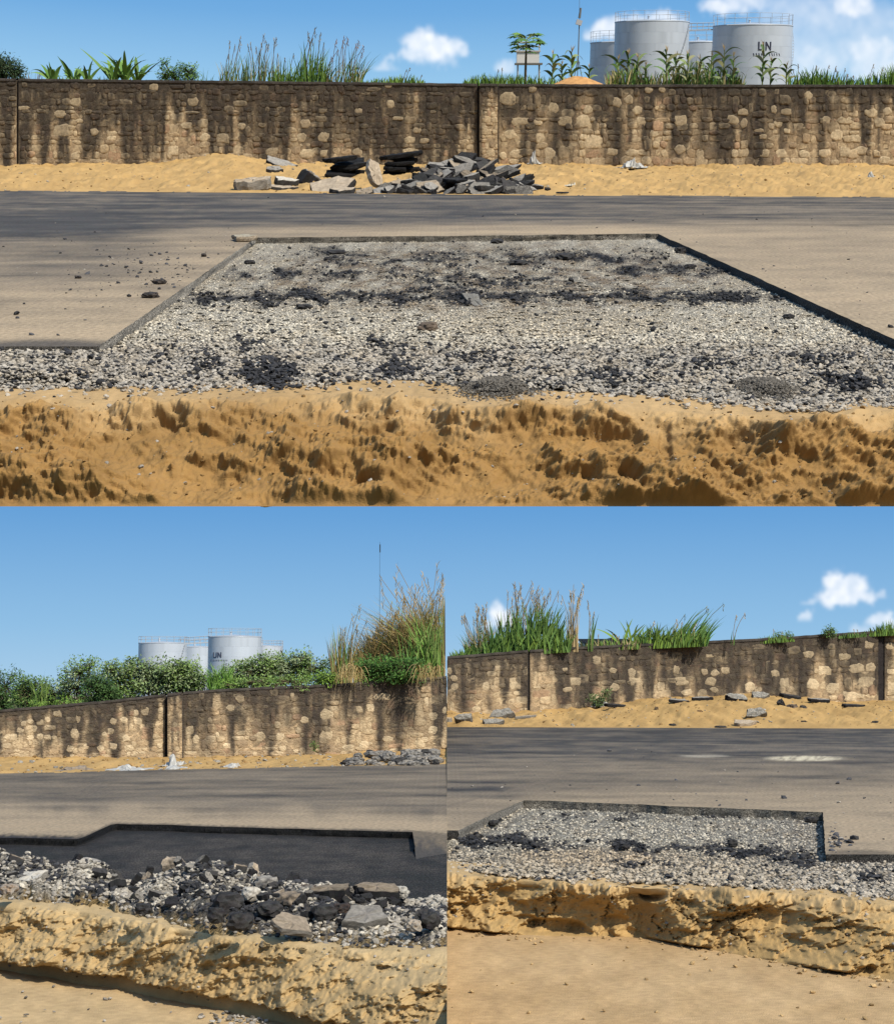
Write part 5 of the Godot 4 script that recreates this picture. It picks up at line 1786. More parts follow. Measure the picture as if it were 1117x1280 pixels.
	rag(f, on_verge(f, vp, 96, 962), 34, 5, "flat grey-brown rag at the road's edge, far left of the lower left view", Color(.3, .24, .18))
	rag(f, on_verge(f, vp, 222, 961), 36, 4, "flat white sheet under the big crumpled sack")
	rag(f, on_verge(f, vp, 293, 959), 22, 6, "small white rag by the road, right of the big sack")
	var gg := "grey broken stones dumped by the road in the lower left view"
	var dump := [[], []]
	for k in 84:
		var v := rng.randf()
		dump[0 if v > .5 else 1].append([rr(432, 549), v])
	for r in 2:
		dump[r].sort_custom(func(a, b): return a[0] < b[0])
		for k in dump[r].size():
			var px: float = dump[r][k][0]
			var hgt := 16.0 * smoothstep(428, 460, px) + 3
			var low := on_verge(f, vp, px, 956.5 - .3 * dump[r][k][1] * hgt)
			var p := f.at(px, 956.5 - dump[r][k][1] * hgt * .9, -low.z)
			rock(f, p, rr(9, 20), rr(8, 13), [GREY, GREY, DARK, STONE][rng.randi() % 4], DARK, "grey broken stone, %s from the left in the %s of the low roadside dump" % [ordinal(k), ["top", "foot"][r]], gg, "broken_stone", "stone")
	bush(f, "weed", "plant", "small green weed at the foot of the wall above the dumped stones", [[393, 933, 4, 4]], 26.6, 938, 2.0, 120, [Color(.10, .17, .04)])

	# ground behind the wall
	var terr := MB.new()
	var tp := func(a: float, b: float) -> Vector3:
		var px := lerpf(f.x0, f.x1, a)
		var zw := curve(wdep, px) + .12
		var z := lerpf(60.0, zw, pow(b, .6))
		return Vector3(f.dir(px, 850).x * z, f.at(px, curve(wtop, px) + 3, zw).y - (z - zw) * .012 + .03 * n_fbm.get_noise_2d(px * .05, z), -z)
	var tc := func(a: float, b: float) -> Color: return mix(Color(.07, .10, .03), Color(.16, .14, .06), .5 + n_fbm.get_noise_2d(a * 30, b * 8))
	terr.grid(90, 20, tp, tc)
	setting("ground", terr.mesh(M.earth), f, "overgrown earth behind the stone wall of the lower left view")
	# tanks
	var gt := "white steel storage tanks behind the bushes in the lower left view"
	tank(f, "middle storage tank of the lower left view between the two front ones", 246, 46, 809, 799, 872, 41, false, gt)
	tank(f, "storage tank of the lower left view half hidden at the right", 330, 46, 808, 801, 872, 41, false, gt)
	tank(f, "left storage tank of the lower left view above the bushes", 203, 60, 804, 796, 872, 38, false, gt)
	tank(f, "biggest storage tank of the lower left view, with dark lettering", 293, 66, 796, 786, 872, 36, true, gt)
	catwalk(f, "sloping steel catwalk between the tanks of the lower left view", 231, 262, 805, 803, 36.8)
	var mo := f.at(474, 862, 52)
	var mu := 52 / FOC
	var mast := base("radio_mast", f, mo, "very thin far-off radio mast against the sky above the dry grass", "mast")
	var mb := MB.new()
	mb.bar(Vector3.ZERO, Vector3(0, 184, 0) * mu, .35 * mu, .15 * mu, Color(.3, .36, .45), 5)
	part("pole", mb.mesh(M.steel), mast)
	mb = MB.new()
	mb.box(Transform3D(Basis(), Vector3(.3, 176, 0) * mu), Vector3(1.2, 10, 1.2) * mu, Color(.3, .36, .45))
	part("antenna", mb.mesh(M.steel), mast)

	# bushes
	var dk := [Color(.045, .09, .025), Color(.06, .11, .03)]
	var md := [Color(.13, .20, .045), Color(.17, .235, .07), Color(.09, .155, .04)]
	var gy := [Color(.16, .21, .095), Color(.11, .17, .055), Color(.21, .25, .135)]
	var li := [Color(.14, .22, .035), Color(.11, .19, .03)]
	var straw := [Color(.30, .215, .085), Color(.22, .17, .075), Color(.36, .265, .12)]
	var bs := "bushes over the wall in the lower left view"
	for q in [
		["dark round bush at the left edge of the lower left view", [[6, 858, 20, 19], [-14, 855, 22, 20], [2, 882, 20, 10]], 29.5, 888, 3.0, 2600, dk],
		["dark leafy bush with twigs rising beside the left-edge bush", [[38, 866, 24, 18], [30, 858, 12, 14]], 28.6, 886, 3.0, 2200, dk + md],
		["low mid-green bush behind the lime tuft at left", [[70, 868, 22, 16], [62, 880, 20, 8]], 28.8, 884, 3.0, 1800, md],
		["yellow-green low bush on the wall near the cream stones", [[48, 883, 12, 5], [86, 880, 16, 6]], 26.6, 884, 2.6, 700, li],
		["tall loose pale bush, left of the grey-green ones", [[100, 842, 24, 17], [92, 860, 22, 18], [112, 832, 10, 8]], 28.0, 880, 3.6, 1700, gy + li],
		["dark dense bush over the black wall streak", [[122, 862, 18, 17], [136, 868, 14, 10]], 27.3, 878, 3.0, 2300, dk],
		["grey-green bush right of the dark dense one", [[150, 850, 22, 20], [150, 862, 26, 12], [142, 838, 12, 10]], 28.2, 874, 3.6, 2600, gy + md],
		["tall grey-green bush under the left tank", [[190, 846, 28, 17], [164, 834, 8, 9], [205, 854, 26, 13], [180, 834, 12, 8]], 28.4, 870, 3.8, 3200, gy],
		["grey-green bush between the two front tanks", [[228, 845, 24, 16], [240, 852, 22, 12], [222, 834, 12, 7]], 28.4, 866, 3.8, 2800, gy + md],
		["leafy bush under the lettered tank", [[318, 840, 30, 13], [300, 848, 26, 11], [335, 829, 14, 8]], 28.6, 862, 3.6, 3000, md + gy],
		["wide green bush right of the tanks", [[365, 834, 30, 16], [345, 842, 24, 14], [390, 838, 24, 13], [372, 822, 14, 6]], 28.8, 858, 3.6, 3600, md + gy],
		["bright low green bush along the wall below the tanks' right", [[318, 853, 26, 6], [362, 852, 26, 5], [290, 857, 18, 5]], 27.2, 860, 2.8, 1500, li + md],
		["lime low bush on the wall left of the dry grass", [[412, 848, 14, 8], [398, 851, 14, 6]], 27.4, 857, 2.8, 800, li],
		["dark green leafy bush under the dry grass", [[480, 838, 26, 13], [505, 836, 24, 14], [462, 842, 16, 9]], 27.6, 852, 3.4, 3000, [Color(.05, .11, .025), Color(.07, .15, .03)]]]:
		bush(f, "bush", "bush", q[0], q[1], q[2], q[3], q[4], q[5], q[6], bs)
	var root := [[-140, 898], [0, 889], [130, 878], [210, 869], [280, 863], [415, 857], [500, 851], [558, 847]]
	grass(f, "upright grass tuft beside the dark bush at left", 36, 60, root, [[36, 36], [48, 58], [60, 34]], 28.4, 60, 1.6, md, 0, straw[0])
	grass(f, "bright grass tuft in front of the lettered tank's bush", 262, 292, root, [[262, 34], [276, 48], [292, 36]], 27.6, 170, 2.0, [Color(.09, .19, .03), Color(.12, .21, .05)], 0, straw[0], "", 0.0, .5)
	grass(f, "tall thin green grass at the left of the dry grass stand", 414, 446, root, [[414, 66], [424, 84], [440, 76], [446, 60]], 28.4, 210, 1.8, md + straw, 8, straw[1], "", .04, .18)
	grass(f, "big stand of tall dry grass at the right end of the lower left view", 446, 556, root, [[446, 62], [462, 76], [480, 82], [500, 86], [520, 104], [536, 118], [556, 110]], 28.8, 3800, 1.7, straw + straw + straw + straw + md, 70, straw[0], "", .26, .6, 34.0)
	grass(f, "green blades rising out of the big dry grass stand", 500, 552, root, [[500, 66], [530, 98], [552, 94]], 28.0, 120, 2.4, [Color(.11, .2, .04), Color(.15, .22, .06)], 0, straw[0], "", .12, .3)
	# dry grass hanging over the wall
	for q in [[428, 454, 24, "dry straw tuft hanging over the wall, left"], [522, 552, 28, "dry straw tuft hanging over the wall at the right end"]]:
		var m2 := MB.new()
		var org := f.at((q[0] + q[1]) / 2.0, 846, 27.0)
		for k in 90:
			var px := rr(q[0], q[1])
			var p := f.at(px, rr(834, 850), 27.3) - org
			var ll := Vector3(rr(-.35, .25), 0, rr(.1, .5))
			blade(m2, p, Vector3(ll.x, .6, .5).normalized(), ll, rr(14, 30) * 27 / FOC, 1.3 * 27 / FOC, rr(.9, 1.6), tone(straw[k % 3], rr(.8, 1.3)), 6)
		single("dry_grass_tuft", m2.mesh(M.leaf), f, Transform3D(Basis(), org), q[3], "grass")


func build_right() -> void:
	var f := R
	var edge := [[558, 908], [1117, 910], [1257, 911]]
	var pbk := func(px: float) -> float: return 1000.0 + (px - 655.0) * .0402 + .8 * n_fbm.get_noise_1d(px * .012)
	var xl := func(py: float) -> float: return 655.0 - (py - 1000.0) * 2.16 + 1.8 * n_fine.get_noise_1d(py * .35)
	var xr := func(py: float) -> float: return 1028.0 + (py - 1015.0) * .06 + 1.6 * n_fine.get_noise_1d(py * .4)
	var place := func(px: float, py: float) -> Color:
		var d := .10 + .28 * smoothstep(935, 965, py) + .42 * smoothstep(975.0, 1003.0, py + (px - 800) * .03)
		d += .15 * smoothstep(1000, 1060, px) * smoothstep(990, 1030, py)
		d -= .25 * spot(px, py, 590, 1005, 90, 34)
		var c := asphalt_col(f.g(px, py), f.k, d)
		c = mix(c, Color(.72, .63, .45), .95 * spot(px, py, 1005, 948, 60, 4.2) * clampf(.8 + 1.5 * n_fine.get_noise_2d(px * .08, py * .3), 0, 1))
		c = mix(c, Color(.5, .44, .34), .7 * spot(px, py, 880, 945, 40, 2))
		c = mix(c, BLACK, .5 * spot(px, py, 1075, 1068, 60, 8))
		return mix(c, Color(.2, .16, .12), .7 * (1.0 - smoothstep(.5, 2.0, absf(py - 1010 + (px - 560) * .28) )) * (1 - smoothstep(680, 700, px)))
	var road := MB.new()
	var bp := func(a: float, b: float) -> Vector3:
		var px := lerpf(f.x0, f.x1, a)
		return f.g(px, lerpf(curve(edge, px), pbk.call(px), b))
	var bc := func(a: float, b: float) -> Color:
		var px := lerpf(f.x0, f.x1, a)
		return place.call(px, lerpf(curve(edge, px), pbk.call(px), b))
	road.grid(280, 70, bp, bc)
	var lp := func(a: float, b: float) -> Vector3:
		var py := lerpf(1000.0, 1038.0, b)
		var px: float = lerpf(f.x0, xl.call(py), a)
		return f.g(px, lerpf(pbk.call(px), 1038.0, b))
	var lc := func(a: float, b: float) -> Color:
		var py := lerpf(1000.0, 1038.0, b)
		return place.call(lerpf(f.x0, xl.call(py), a), py)
	road.grid(40, 30, lp, lc)
	var rp := func(a: float, b: float) -> Vector3:
		var py := lerpf(1015.0, 1068.0, b)
		var px: float = lerpf(xr.call(py), f.x1, a)
		return f.g(px, lerpf(pbk.call(px), 1068.0, b))
	var rc := func(a: float, b: float) -> Color:
		var py := lerpf(1015.0, 1068.0, b)
		return place.call(lerpf(xr.call(py), f.x1, a), py)
	road.grid(80, 40, rp, rc)
	var rd := setting("road", road.mesh(M.road_s), f, "dusty asphalt road above the small gravel patch of the lower right view")
	var drop := .085
	var e1 := []
	for k in 31:
		var py := lerpf(1038, 1000, k / 30.0)
		e1.append(f.g(xl.call(py), lerpf(pbk.call(xl.call(py)), 1038.0, (py - 1000) / 38.0)))
	var e2 := []
	for k in 5:
		e2.append(f.g(lerpf(f.x0, xl.call(1038), k / 4.0), 1038))
	var e3 := []
	for k in 121:
		var px := lerpf(654.5, 1028.5, k / 120.0)
		e3.append(f.g(px, pbk.call(px)))
	var e4 := []
	for k in 41:
		var py := lerpf(1015, 1068, k / 40.0)
		e4.append(f.g(xr.call(py), lerpf(pbk.call(xr.call(py)), 1068.0, (py - 1015) / 53.0)))
	var e5 := []
	for k in 9:
		e5.append(f.g(lerpf(xr.call(1068), f.x1, k / 8.0), 1068))
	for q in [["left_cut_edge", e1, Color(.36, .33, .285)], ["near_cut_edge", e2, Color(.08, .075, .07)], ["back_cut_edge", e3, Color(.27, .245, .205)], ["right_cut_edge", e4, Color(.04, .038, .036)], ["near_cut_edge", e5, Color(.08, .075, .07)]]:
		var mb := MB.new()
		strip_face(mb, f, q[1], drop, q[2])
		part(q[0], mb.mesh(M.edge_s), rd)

	var front := [[558, 1086], [640, 1096], [720, 1102], [850, 1106], [950, 1112], [1040, 1112], [1075, 1124], [1117, 1122], [1257, 1125]]
	var bed_y := -.075
	var tarred := func(px0: float, py0: float) -> float:
		var px := px0 + 30.0 * n_fbm.get_noise_2d(px0 * .025, py0 * .06)
		var py := py0 + 8.0 * n_fbm.get_noise_2d(px0 * .025 + 40, py0 * .06)
		var n2 := n_fine.get_noise_2d(px * .06 + 50, py * .12)
		var d := maxf(0.0, .75 * n2)
		for q in [[600, 1052, 30, 12, .9], [645, 1050, 34, 10, .9], [665, 1058, 26, 8, .7], [616, 1027, 9, 6, .9], [690, 1058, 60, 6, .6], [780, 1056, 32, 9, .9], [860, 1060, 60, 5, .7], [940, 1066, 60, 8, .9], [1000, 1074, 40, 12, .7], [915, 1055, 10, 9, 1.0], [700, 1020, 14, 5, .5], [1010, 1082, 26, 9, .6], [785, 1022, 20, 6, .6], [905, 1020, 60, 4, .6], [1080, 1095, 16, 12, .6], [800, 1080, 60, 6, .4]]:
			d = maxf(d, q[4] * spot(px, py, q[0], q[1], q[2], q[3]) + .5 * n2 * spot(px, py, q[0], q[1], q[2] * 1.5, q[3] * 1.5))
		d = maxf(d, .8 * exp(-pow((py - 1063 - (px - 800) * .01) / 3.0, 2)) * smoothstep(770, 800, px) * (1 - smoothstep(1030, 1036, px)) * (.6 + 1.5 * n2))
		return clampf(d, 0, 1)
	var gcol := func(px: float, py: float) -> Color:
		var c := mix(tone(CHALK, .85), Color(.45, .385, .295), smoothstep(1052, 1075, py + 8 * n_fbm.get_noise_2d(px * .03, 5)))
		c = mix(c, STONE, smoothstep(900, 1000, px) * .6)
		return mix(c, Color(.56, .44, .30), clampf(.6 * spot(px, py, 740, 1072, 130, 16) + .7 * n_fine.get_noise_2d(px * .03, py * .06), 0, .8))
	var yb := func(px: float, py: float) -> float: return bed_y + .016 * n_fine.get_noise_2d(px * .06, py * .2) + .03 * smoothstep(1060, 1090, py)
	var bed := MB.new()
	var gp := func(a: float, b: float) -> Vector3:
		var px := lerpf(f.x0, f.x1, a)
		var py := lerpf(992.0, curve(front, px) + 4, b)
		return f.g(px, py, yb.call(px, py) - .03 * smoothstep(.94, 1.0, b))
	var gc := func(a: float, b: float) -> Color:
		var px := lerpf(f.x0, f.x1, a)
		var py := lerpf(992.0, curve(front, px) + 4, b)
		return tone(mix(gcol.call(px, py), TAR, tarred.call(px, py)), .85)
	bed.grid(240, 70, gp, gc)
	setting("gravel_bed", bed.mesh(M.bed_s), f, "crushed stone bed in the cut-out of the lower right view")
	var pl := func() -> Array:
		var px := rr(f.x0 + 1, f.x1)
		var py := rr(1004, 1130)
		if py < 1038 and px < xl.call(py) + 2:
			return []
		if py < pbk.call(px) + 9 or py < 1069 and px > xr.call(py) - 2:
			return []
		if py > curve(front, px) + 7.0 * n_fine.get_noise_2d(px * .07, 3) and rng.randf() > .04 or py > curve(front, px) + 6.0:
			return []
		var c: Color = tone(gcol.call(px, py), rr(.62, 1.25))
		if rng.randf() < tarred.call(px, py) * 1.1:
			c = tone(TAR, rr(.6, 2.2))
		elif rng.randf() < .12:
			c = tone(c, rr(.35, .7))
		return [f.g(px, py, yb.call(px, py)), c, rr(.8, 1.15) * (.75 + .3 * smoothstep(1060, 1100, py))]
	var tarp := func() -> Array:
		var px := rr(f.x0 + 1, f.x1)
		var py := rr(1010, 1100)
		if py < 1038 and px < xl.call(py) + 4 or py < pbk.call(px) + 10 or py < 1069 and px > xr.call(py) - 3 or tarred.call(px, py) < .52 + rr(-.3, .5):
			return []
		return [f.g(px, py, yb.call(px, py) + rr(.005, .03)), tone(TAR, rr(.7, 2.0)), rr(.6, 1.5)]
	gravel_field(f, "tar_crumbs", "black tar crumbs lying over the lower right view's crushed stone", 6000, .03, tarp)
	gravel_field(f, "gravel", "loose crushed stone in and before the cut-out of the lower right view", 26000, .028, pl)
	var crumbs := func() -> Array:
		var px := rr(562, 1117)
		var py := rr(925, 1060)
		if rng.randf() < .4:
			px = 1036 + absf(rng.randfn(0, 12))
			py = rng.randfn(1052, 8)
		if py > pbk.call(px) - 2 and px > xl.call(py) - 3 and px < xr.call(py) + 2:
			return []
		return [f.g(px, py), tone(TAR, rr(.8, 4)) if rng.randf() < .8 else STONE, pow(rng.randf(), 3) * 1.4 + .4]
	gravel_field(f, "asphalt_crumbs", "asphalt crumbs on the road round the lower right cut-out", 170, .034, crumbs)
	for q in [[915, 1054, 13, 12, "black tar block standing on the white gravel of the lower right patch"], [1013, 1024, 14, 9, "black lump in the far right corner of the lower right patch"], [616, 1028, 12, 9, "black lump in the left part of the lower right patch"], [668, 1055, 14, 8, "dark lump at the near left rim of the lower right patch"], [780, 1057, 16, 9, "dark lump at the near rim's middle of the lower right patch"], [1008, 1084, 14, 10, "black lump in the grey gravel below the right cut edge of the lower right patch"]]:
		var p := f.g(q[0], q[1] + 4, bed_y + .01)
		rock(f, p + Vector3(0, q[3] * .35 * -p.z / FOC, 0), q[2], q[3], TAR, Color(.06, .055, .05), q[4], "tar lumps in the lower right gravel patch", "tar_lump", "tar lump")

	bank(f, "cracked sand bank of the lower right view with a dark hole near its crest", [[558, 1092], [640, 1098], [720, 1106], [850, 1112], [950, 1116], [1040, 1122], [1117, 1130], [1257, 1134]], [[558, 1161], [640, 1169], [700, 1171], [800, 1172], [900, 1190], [1000, 1209], [1117, 1227], [1257, 1250]], -.05, -.36, .125, [[818, 1116, 22, 13, .16], [690, 1161, 50, 14, .11], [660, 1155, 22, 12, .08], [640, 1138, 26, 20, .08], [590, 1128, 26, 10, .05], [620, 1118, 30, 9, .04], [950, 1148, 30, 16, .07], [975, 1168, 34, 20, .09], [1000, 1186, 30, 14, .08], [925, 1136, 16, 10, .06], [985, 1150, 10, 14, .04], [945, 1135, 10, 8, .05], [570, 1135, 16, 10, .04], [770, 1152, 24, 9, .05], [1020, 1195, 26, 9, .05], [1045, 1188, 30, 6, .03], [1080, 1215, 20, 12, .04], [845, 1168, 30, 10, .04]], 0.0, M.sand_s, Vector3(0, .05, 1), 1.6, 96, 16.0, [Color(.44, .305, .15), Color(.38, .25, .105)],
		[[Vector2(846, 1136), Vector2(866, 1152), Vector2(900, 1151), Vector2(940, 1143)], [Vector2(690, 1104), Vector2(694, 1136), Vector2(682, 1152), Vector2(672, 1162)], [Vector2(912, 1152), Vector2(920, 1168), Vector2(938, 1178), Vector2(938, 1194)], [Vector2(766, 1108), Vector2(762, 1130), Vector2(756, 1146)], [Vector2(668, 1136), Vector2(682, 1150)], [Vector2(1038, 1156), Vector2(1052, 1168), Vector2(1066, 1170)], [Vector2(900, 1126), Vector2(912, 1134)], [Vector2(815, 1146), Vector2(824, 1160), Vector2(846, 1172)], [Vector2(846, 1110), Vector2(848, 1126)]])
	var fl := MB.new()
	var foot := [[558, 1161], [640, 1169], [700, 1171], [800, 1172], [900, 1190], [1000, 1209], [1117, 1227], [1257, 1250]]
	var fp := func(a: float, b: float) -> Vector3:
		var px := lerpf(f.x0, f.x1, a)
		var p := f.g(px, lerpf(curve(foot, px) - 10, 1480.0, b), -.36)
		p.y += .010 * n_fine.get_noise_3d(p.x * 3, 0, p.z * 2) + .003
		return p
	var fc := func(a: float, b: float) -> Color:
		return tone(mix(Color(.47, .32, .165), Color(.40, .265, .13), .4 + n_fbm.get_noise_2d(a * 7, b * 6)), 1.0 + .22 * n_fine.get_noise_2d(a * 18, b * 16))
	fl.grid(160, 70, fp, fc)
	setting("trench_floor", fl.mesh(M.sand_s), f, "smooth sandy trench floor at the bottom of the lower right view")
	var fcr := func() -> Array:
		var px := rr(560, 1117)
		var py := curve(foot, px) + absf(rng.randfn(0, 6)) - 2
		if rng.randf() < .25:
			py = rr(1200, 1340)
		return [f.g(px, py, -.355), tone(Color(.48, .33, .16), rr(.5, 1.2)), rr(.3, 1.0)]
	gravel_field(f, "earth_crumbs", "crumbs of earth along the foot of the lower right bank", 160, .035, fcr)
	earth_block(f, "cut earth under the roadside of the lower right view", [5.2, 66.0], -.9, -.16, .05)

	# verge and wall
	var wtop := [[558, 822.5], [640, 816], [700, 811.5], [840, 805], [950, 800], [1040, 794], [1103, 790], [1257, 785]]
	var wbase := [[558, 892], [840, 889], [1117, 885], [1257, 884]]
	var wdep := [[558, 41], [1117, 46], [1257, 47.2]]
	var vp := verge(f, "sandy verge with half-buried slabs before the wall of the lower right view", edge, [[558, 889], [640, 888.5], [700, 886], [760, 881], [800, 874], [830, 870], [860, 868], [960, 868], [1010, 872], [1050, 876], [1117, 874], [1257, 874]], wdep, .075, M.sand_s)
	var cream := [[561, 839, 4, 5], [567, 848, 5, 4], [560, 851, 4, 5], [568, 858, 5, 5], [643, 857, 8, 6], [607, 858, 5, 6], [622, 835, 4, 4]]
	var cream2 := [[745, 825, 6, 6], [719, 852, 8, 6], [709, 862, 7, 4], [743, 871, 6, 6], [766, 838, 6, 4], [706, 837, 4, 3], [793, 852, 9, 6], [790, 842, 6, 7], [768, 858, 7, 6], [845, 837, 5, 6], [851, 852, 11, 7], [857, 866, 8, 5], [880, 840, 5, 5], [893, 841, 6, 5], [888, 852, 8, 6], [892, 862, 6, 4], [906, 838, 6, 5], [887, 820, 6, 3], [937, 859, 7, 7], [980, 853, 7, 7], [968, 842, 6, 5], [1055, 821, 8, 5], [1069, 835, 11, 7], [1082, 852, 12, 8], [1015, 855, 9, 8], [1040, 860, 10, 8], [1088, 834, 7, 6], [1010, 818, 8, 5], [1062, 870, 12, 7], [1030, 838, 10, 7], [1086, 806, 7, 6]]
	var sk := [[580, 8, 1.1, .95], [600, 14, .6, .9], [720, 12, .5, .9], [708, 8, 1.0, .9], [728, 8, .6, .9], [700, 14, .4, .9], [776, 7, .8, .9], [830, 8, .7, .9], [870, 10, .45, .9], [875, 14, .35, .9], [960, 14, .9, .9], [1000, 9, 1.0, 1.0], [985, 12, .6, .9], [940, 10, .5, .8], [660, 2, 1.2, .9], [640, 12, .5, .8], [1060, 30, .25, .8], [915, 8, .6, .7], [1095, 5, .8, .6]]
	var gw := "bays of the rubble stone wall in the lower right view"
	stone_wall(f, "left bay of the lower right view's rubble wall, under the tall seeding grass", 558.9, 659.5, wbase, wtop, wdep, sk, cream, 61.0, 1.0, .72, M.wall_s, gw, 2.5)
	stone_wall(f, "long black-stained bay of the lower right view's rubble wall", 662.0, 1097.0, wbase, wtop, wdep, sk, cream2, 67.0, 1.1, .74, M.wall_s, gw, 8.0)
	stone_wall(f, "right end bay of the lower right view's wall, beyond the wide black joint", 1105.0, 1500, wbase, wtop, wdep, sk, [[1112, 808, 6, 5], [1113, 840, 6, 4]], 71.0, 1.1, .4, M.wall_s, gw)
	# slabs lying on the verge
	var gs := "broken asphalt slabs on the sandy verge of the lower right view"
	for q in [
		[568, 889, 24, 12, 16, 40, 0, 4, PALE, GREY, 1, "rough grey slab at the left edge of the lower right view's verge"],
		[593, 889, 27, 14, 16, 45, 8, -3, PALE, GREY, 1, "largest rough grey slab in the left group on the verge"],
		[579, 901, 26, 9, 16, 30, -10, 6, PALE, GREY, 1, "rough grey slab in front of the two upright ones at the left"],
		[627, 888, 20, 5, 14, 14, 20, -12, GREY, GREY, 0, "thin slab leaning above the third grey one in the left group"],
		[628, 896, 36, 10, 18, 35, -12, 4, PALE, GREY, 1, "wide rough grey slab at the right of the left group"],
		[618, 905, 32, 6, 16, 20, 4, 2, PALE, GREY, 1, "flat grey slab by the road under the wide rough one"],
		[657, 897, 30, 3, 8, 5, 0, 5, TAN, GREY, 0, "thin stick-like slab pointing right from the left group"],
		[561, 902, 10, 6, 8, 10, 0, 0, TAN, GREY, 0, "small tan piece at the very left of the verge"],
		[769, 884, 28, 4, 14, 4, 6, -5, DARK, BLACK, 0, "black slab beside the white bag on the verge"],
		[848, 878, 28, 4, 14, 6, -8, -6, GREY, BLACK, 0, "left one of two black slabs sticking out of the sand"],
		[878, 875, 30, 4, 14, 6, 4, 1, GREY, BLACK, 0, "right one of two black slabs sticking out of the sand"],
		[919, 876, 30, 9, 18, 26, 10, -6, PALE, BLACK, 1, "pale-topped slab with black underside high on the verge"],
		[951, 873, 26, 9, 14, 35, -6, -2, PALE, GREY, 1, "rough pale slab against the wall high on the verge"],
		[988, 873, 28, 5, 14, 8, 5, -10, DARK, BLACK, 0, "black slab just right of the rough pale one"],
		[1023, 877, 28, 4, 14, 6, -4, -4, GREY, BLACK, 0, "flat black slab on the verge below the stained wall's right end"],
		[1068, 884, 34, 4, 14, 6, 4, -3, DARK, BLACK, 0, "flat black slab before the wide black joint"],
		[944, 895, 30, 13, 14, 55, 0, 2, PALE, GREY, 1, "rough grey rectangular slab standing on the verge near the road"],
		[930, 907, 34, 6, 20, 14, 0, 1, TAN, TAN, 0, "pinkish flat slab by the road under the rectangular one"],
		[977, 882, 10, 12, 10, 10, 40, 40, DARK, BLACK, 0, "dark upright slab right of the rectangular one"]]:
		var p := on_verge(f, vp, q[0], q[1])
		slab(f, p + Vector3(0, 1.5 * -p.z / FOC, 1.0 * -p.z / FOC), q[2], q[3], q[4], Vector3(q[5], q[6], q[7]), q[8], q[9], q[11], gs, q[10] == 1)
	for q in [[990, 884, 14, 10, Color(.2, .15, .11), "brown lump on the verge beside the dark upright slab"], [1003, 885, 10, 9, DARK, "dark grey lump right of the brown one on the verge"], [1004, 903, 8, 5, BLACK, "small black lump low on the verge, under the brown one"], [1093, 903, 11, 6, BLACK, "black lump near the road at the right end of the verge"], [900, 909, 16, 5, DARK, "dark lump by the road left of the pinkish slab"], [840, 907, 9, 7, BLACK, "black lump by the road below the two black slabs"], [820, 887, 6, 8, Color(.2, .13, .06), "small brown clod stuck in the sand left of the two black slabs"], [874, 890, 7, 6, Color(.34, .2, .08), "orange-brown clod in the sand below the two black slabs"]]:
		var p := on_verge(f, vp, q[0], q[1])
		rock(f, p, q[2], q[3], q[4], DARK, q[5], "", "lump", "lump")
	rag(f, on_verge(f, vp, 751, 884), 22, 11, "white plastic bag lying at the wall's foot beside the weed")
	bush(f, "weed", "plant", "dark green weed growing at the foot of the lower right wall", [[745, 874, 9, 6], [757, 868, 4, 7]], 42.2, 884, 2.4, 420, [Color(.06, .10, .03), Color(.10, .14, .05)])

	var terr := MB.new()
	var tp := func(a: float, b: float) -> Vector3:
		var px := lerpf(f.x0, f.x1, a)
		var zw := curve(wdep, px) + .2
		var z := lerpf(66.0, zw, pow(b, .6))
		return Vector3(f.dir(px, 820).x * z, f.at(px, curve(wtop, px) + 3, zw).y - (z - zw) * .01 + .05 * n_fbm.get_noise_2d(px * .05, z), -z)
	var tc := func(a: float, b: float) -> Color: return mix(Color(.07, .10, .03), Color(.2, .16, .07), .5 + n_fbm.get_noise_2d(a * 30, b * 8))
	terr.grid(90, 20, tp, tc)
	setting("ground", terr.mesh(M.earth), f, "overgrown earth behind the stone wall of the lower right view")

	# plants
	var gr := [Color(.075, .14, .035), Color(.095, .165, .04), Color(.06, .115, .03)]
	var li := [Color(.13, .21, .04), Color(.11, .18, .035)]
	var straw := [Color(.33, .25, .13), Color(.25, .19, .10), Color(.38, .31, .17)]
	var root := [[558, 826], [640, 819], [700, 814], [840, 808], [950, 803], [1040, 797], [1103, 793], [1257, 788]]
	grass(f, "low green weeds at the left end over the lower right wall", 563, 625, root, [[563, 16], [590, 22], [625, 22]], 42.6, 420, 2.0, gr + li, 0, straw[0], "", .05, .5, 20)
	grass(f, "brownish seeding grass at the left of the tall clump, lower right view", 584, 616, root, [[584, 40], [600, 58], [616, 52]], 42.8, 190, 1.6, straw + gr, 22, straw[1], "", -.08, .35)
	grass(f, "tall reedy green grass clump in the lower right view", 612, 702, root, [[612, 52], [630, 66], [660, 74], [682, 72], [702, 54]], 42.4, 330, 3.2, gr, 0, straw[0], "", .12, .3, 16)
	grass(f, "dense green undergrowth in the tall reedy clump", 606, 712, root, [[606, 34], [650, 44], [712, 30]], 42.2, 380, 2.4, gr + li, 0, straw[0], "", .06, .45, 14)
	grass(f, "brown seed stalks standing in the tall reedy clump", 618, 684, root, [[618, 62], [640, 74], [660, 72], [684, 60]], 42.8, 90, 1.5, straw, 34, straw[1], "", .08, .25)
	grass(f, "single brown feathery stalk group right of the tall reedy clump", 708, 722, root, [[708, 56], [716, 72], [722, 56]], 42.5, 60, 1.4, straw, 12, straw[0], "", .01, .08)
	grass(f, "two thin leaning green stalks beside the feathery ones", 732, 742, root, [[732, 46], [742, 52]], 42.6, 12, 2.4, gr, 3, straw[1], "", .12, .1)
	grass(f, "low weeds over the wall between the tall clump and the long leaning grass", 716, 800, root, [[716, 14], [750, 18], [800, 14]], 43, 330, 2.0, li + gr + straw, 6, straw[0])
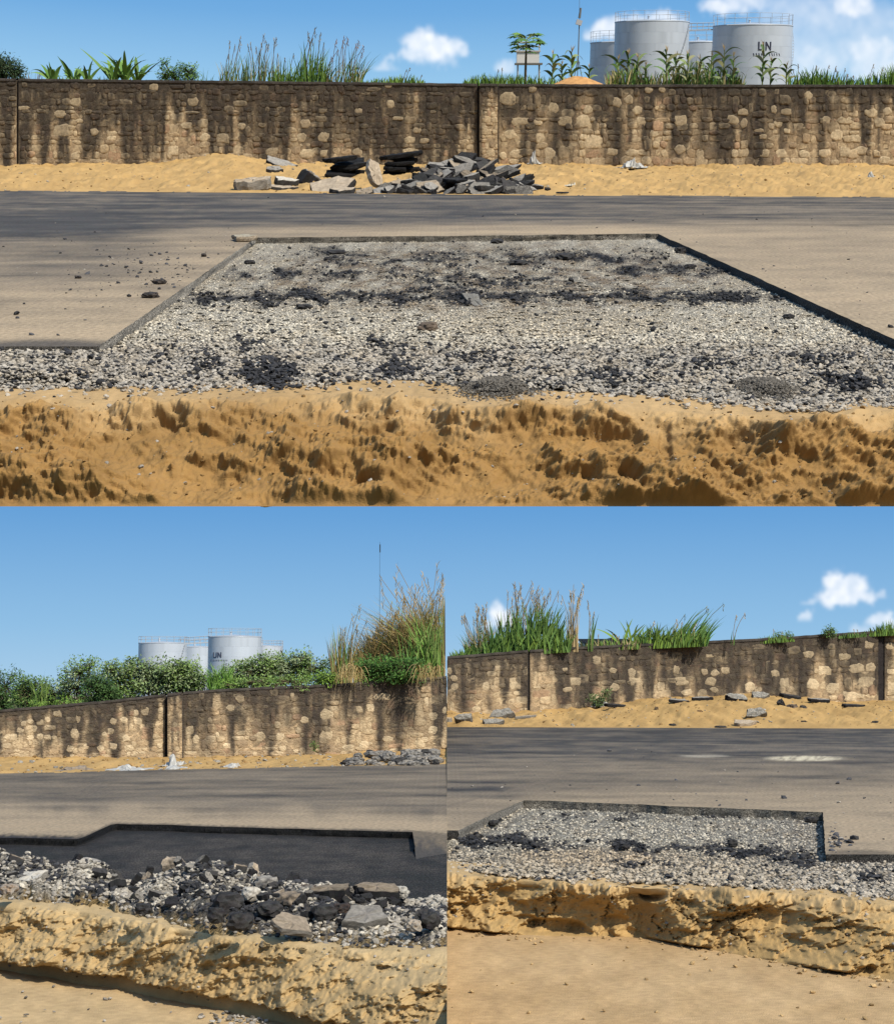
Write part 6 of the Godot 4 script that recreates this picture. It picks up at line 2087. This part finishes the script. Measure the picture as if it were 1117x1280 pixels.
	for q in [[778, 779, 9, "spiky broad-leaved plant left over the lower right wall"], [790, 777, 9, "second spiky broad-leaved plant over the lower right wall"]]:
		leafy(f, "banana_plant", "banana plant", q[3], q[0], 810, q[1], 43.4, q[2], 20, 5, li, "spiky broad-leaved plants over the lower right wall", false)
	grass(f, "thick green grass under the long leaning blades, lower right view", 796, 880, root, [[796, 28], [820, 36], [850, 30], [880, 18]], 43.4, 480, 2.6, li + gr, 6, straw[0], "", .12, .45, 16)
	grass(f, "long green grass leaning far to the right over the lower right wall", 836, 882, root, [[836, 40], [856, 58], [882, 44]], 43.6, 90, 3.0, [Color(.07, .15, .04), Color(.10, .18, .05)], 4, Color(.13, .15, .1), "", .5, .2, 10)
	grass(f, "thin lone stalks right of the long leaning grass", 912, 920, root, [[912, 34], [920, 38]], 43.8, 5, 1.4, gr, 2, straw[1], "", .2, .1)
	grass(f, "small grass tuft on the wall right of the lone stalks", 945, 992, root, [[945, 9], [968, 13], [992, 9]], 44.6, 170, 1.7, gr + li, 2, straw[0])
	for q in [[980, 796, 10, 5, "small rounded bush on the wall right of the small tuft"], [1036, 790, 6, 4, "tiny rounded bush on the wall, further right"]]:
		bush(f, "bush", "bush", q[4], [[q[0], q[1], q[2], q[3]]], 45.0, q[1] + 7, 2.2, 420, [Color(.06, .11, .03), Color(.09, .15, .04)])
	grass(f, "low grass left of the wide black joint on the wall", 1045, 1082, root, [[1045, 8], [1082, 10]], 45.4, 120, 1.5, gr, 2, straw[0])
	grass(f, "dense grass at the right end over the lower right wall", 1084, 1180, root, [[1084, 10], [1100, 20], [1117, 24], [1180, 22]], 45.8, 520, 1.8, gr + li, 4, straw[0])
	# far shed roof
	var so := f.at(757, 812, 58)
	var su := 58 / FOC
	var shed := base("shed", f, so, "grey flat shed roof showing far off behind the low weeds", "shed")
	var sm := MB.new()
	sm.box(Transform3D(Basis(), Vector3(0, 4, 0) * su), Vector3(56, 10, 30) * su, Color(.4, .38, .34))
	part("wall", sm.mesh(M.tank), shed)
	sm = MB.new()
	sm.box(Transform3D(Basis(Vector3.RIGHT, .12), Vector3(0, 10.5, 0) * su), Vector3(66, 1.6, 40) * su, Color(.22, .23, .25))
	part("roof", sm.mesh(M.steel), shed)
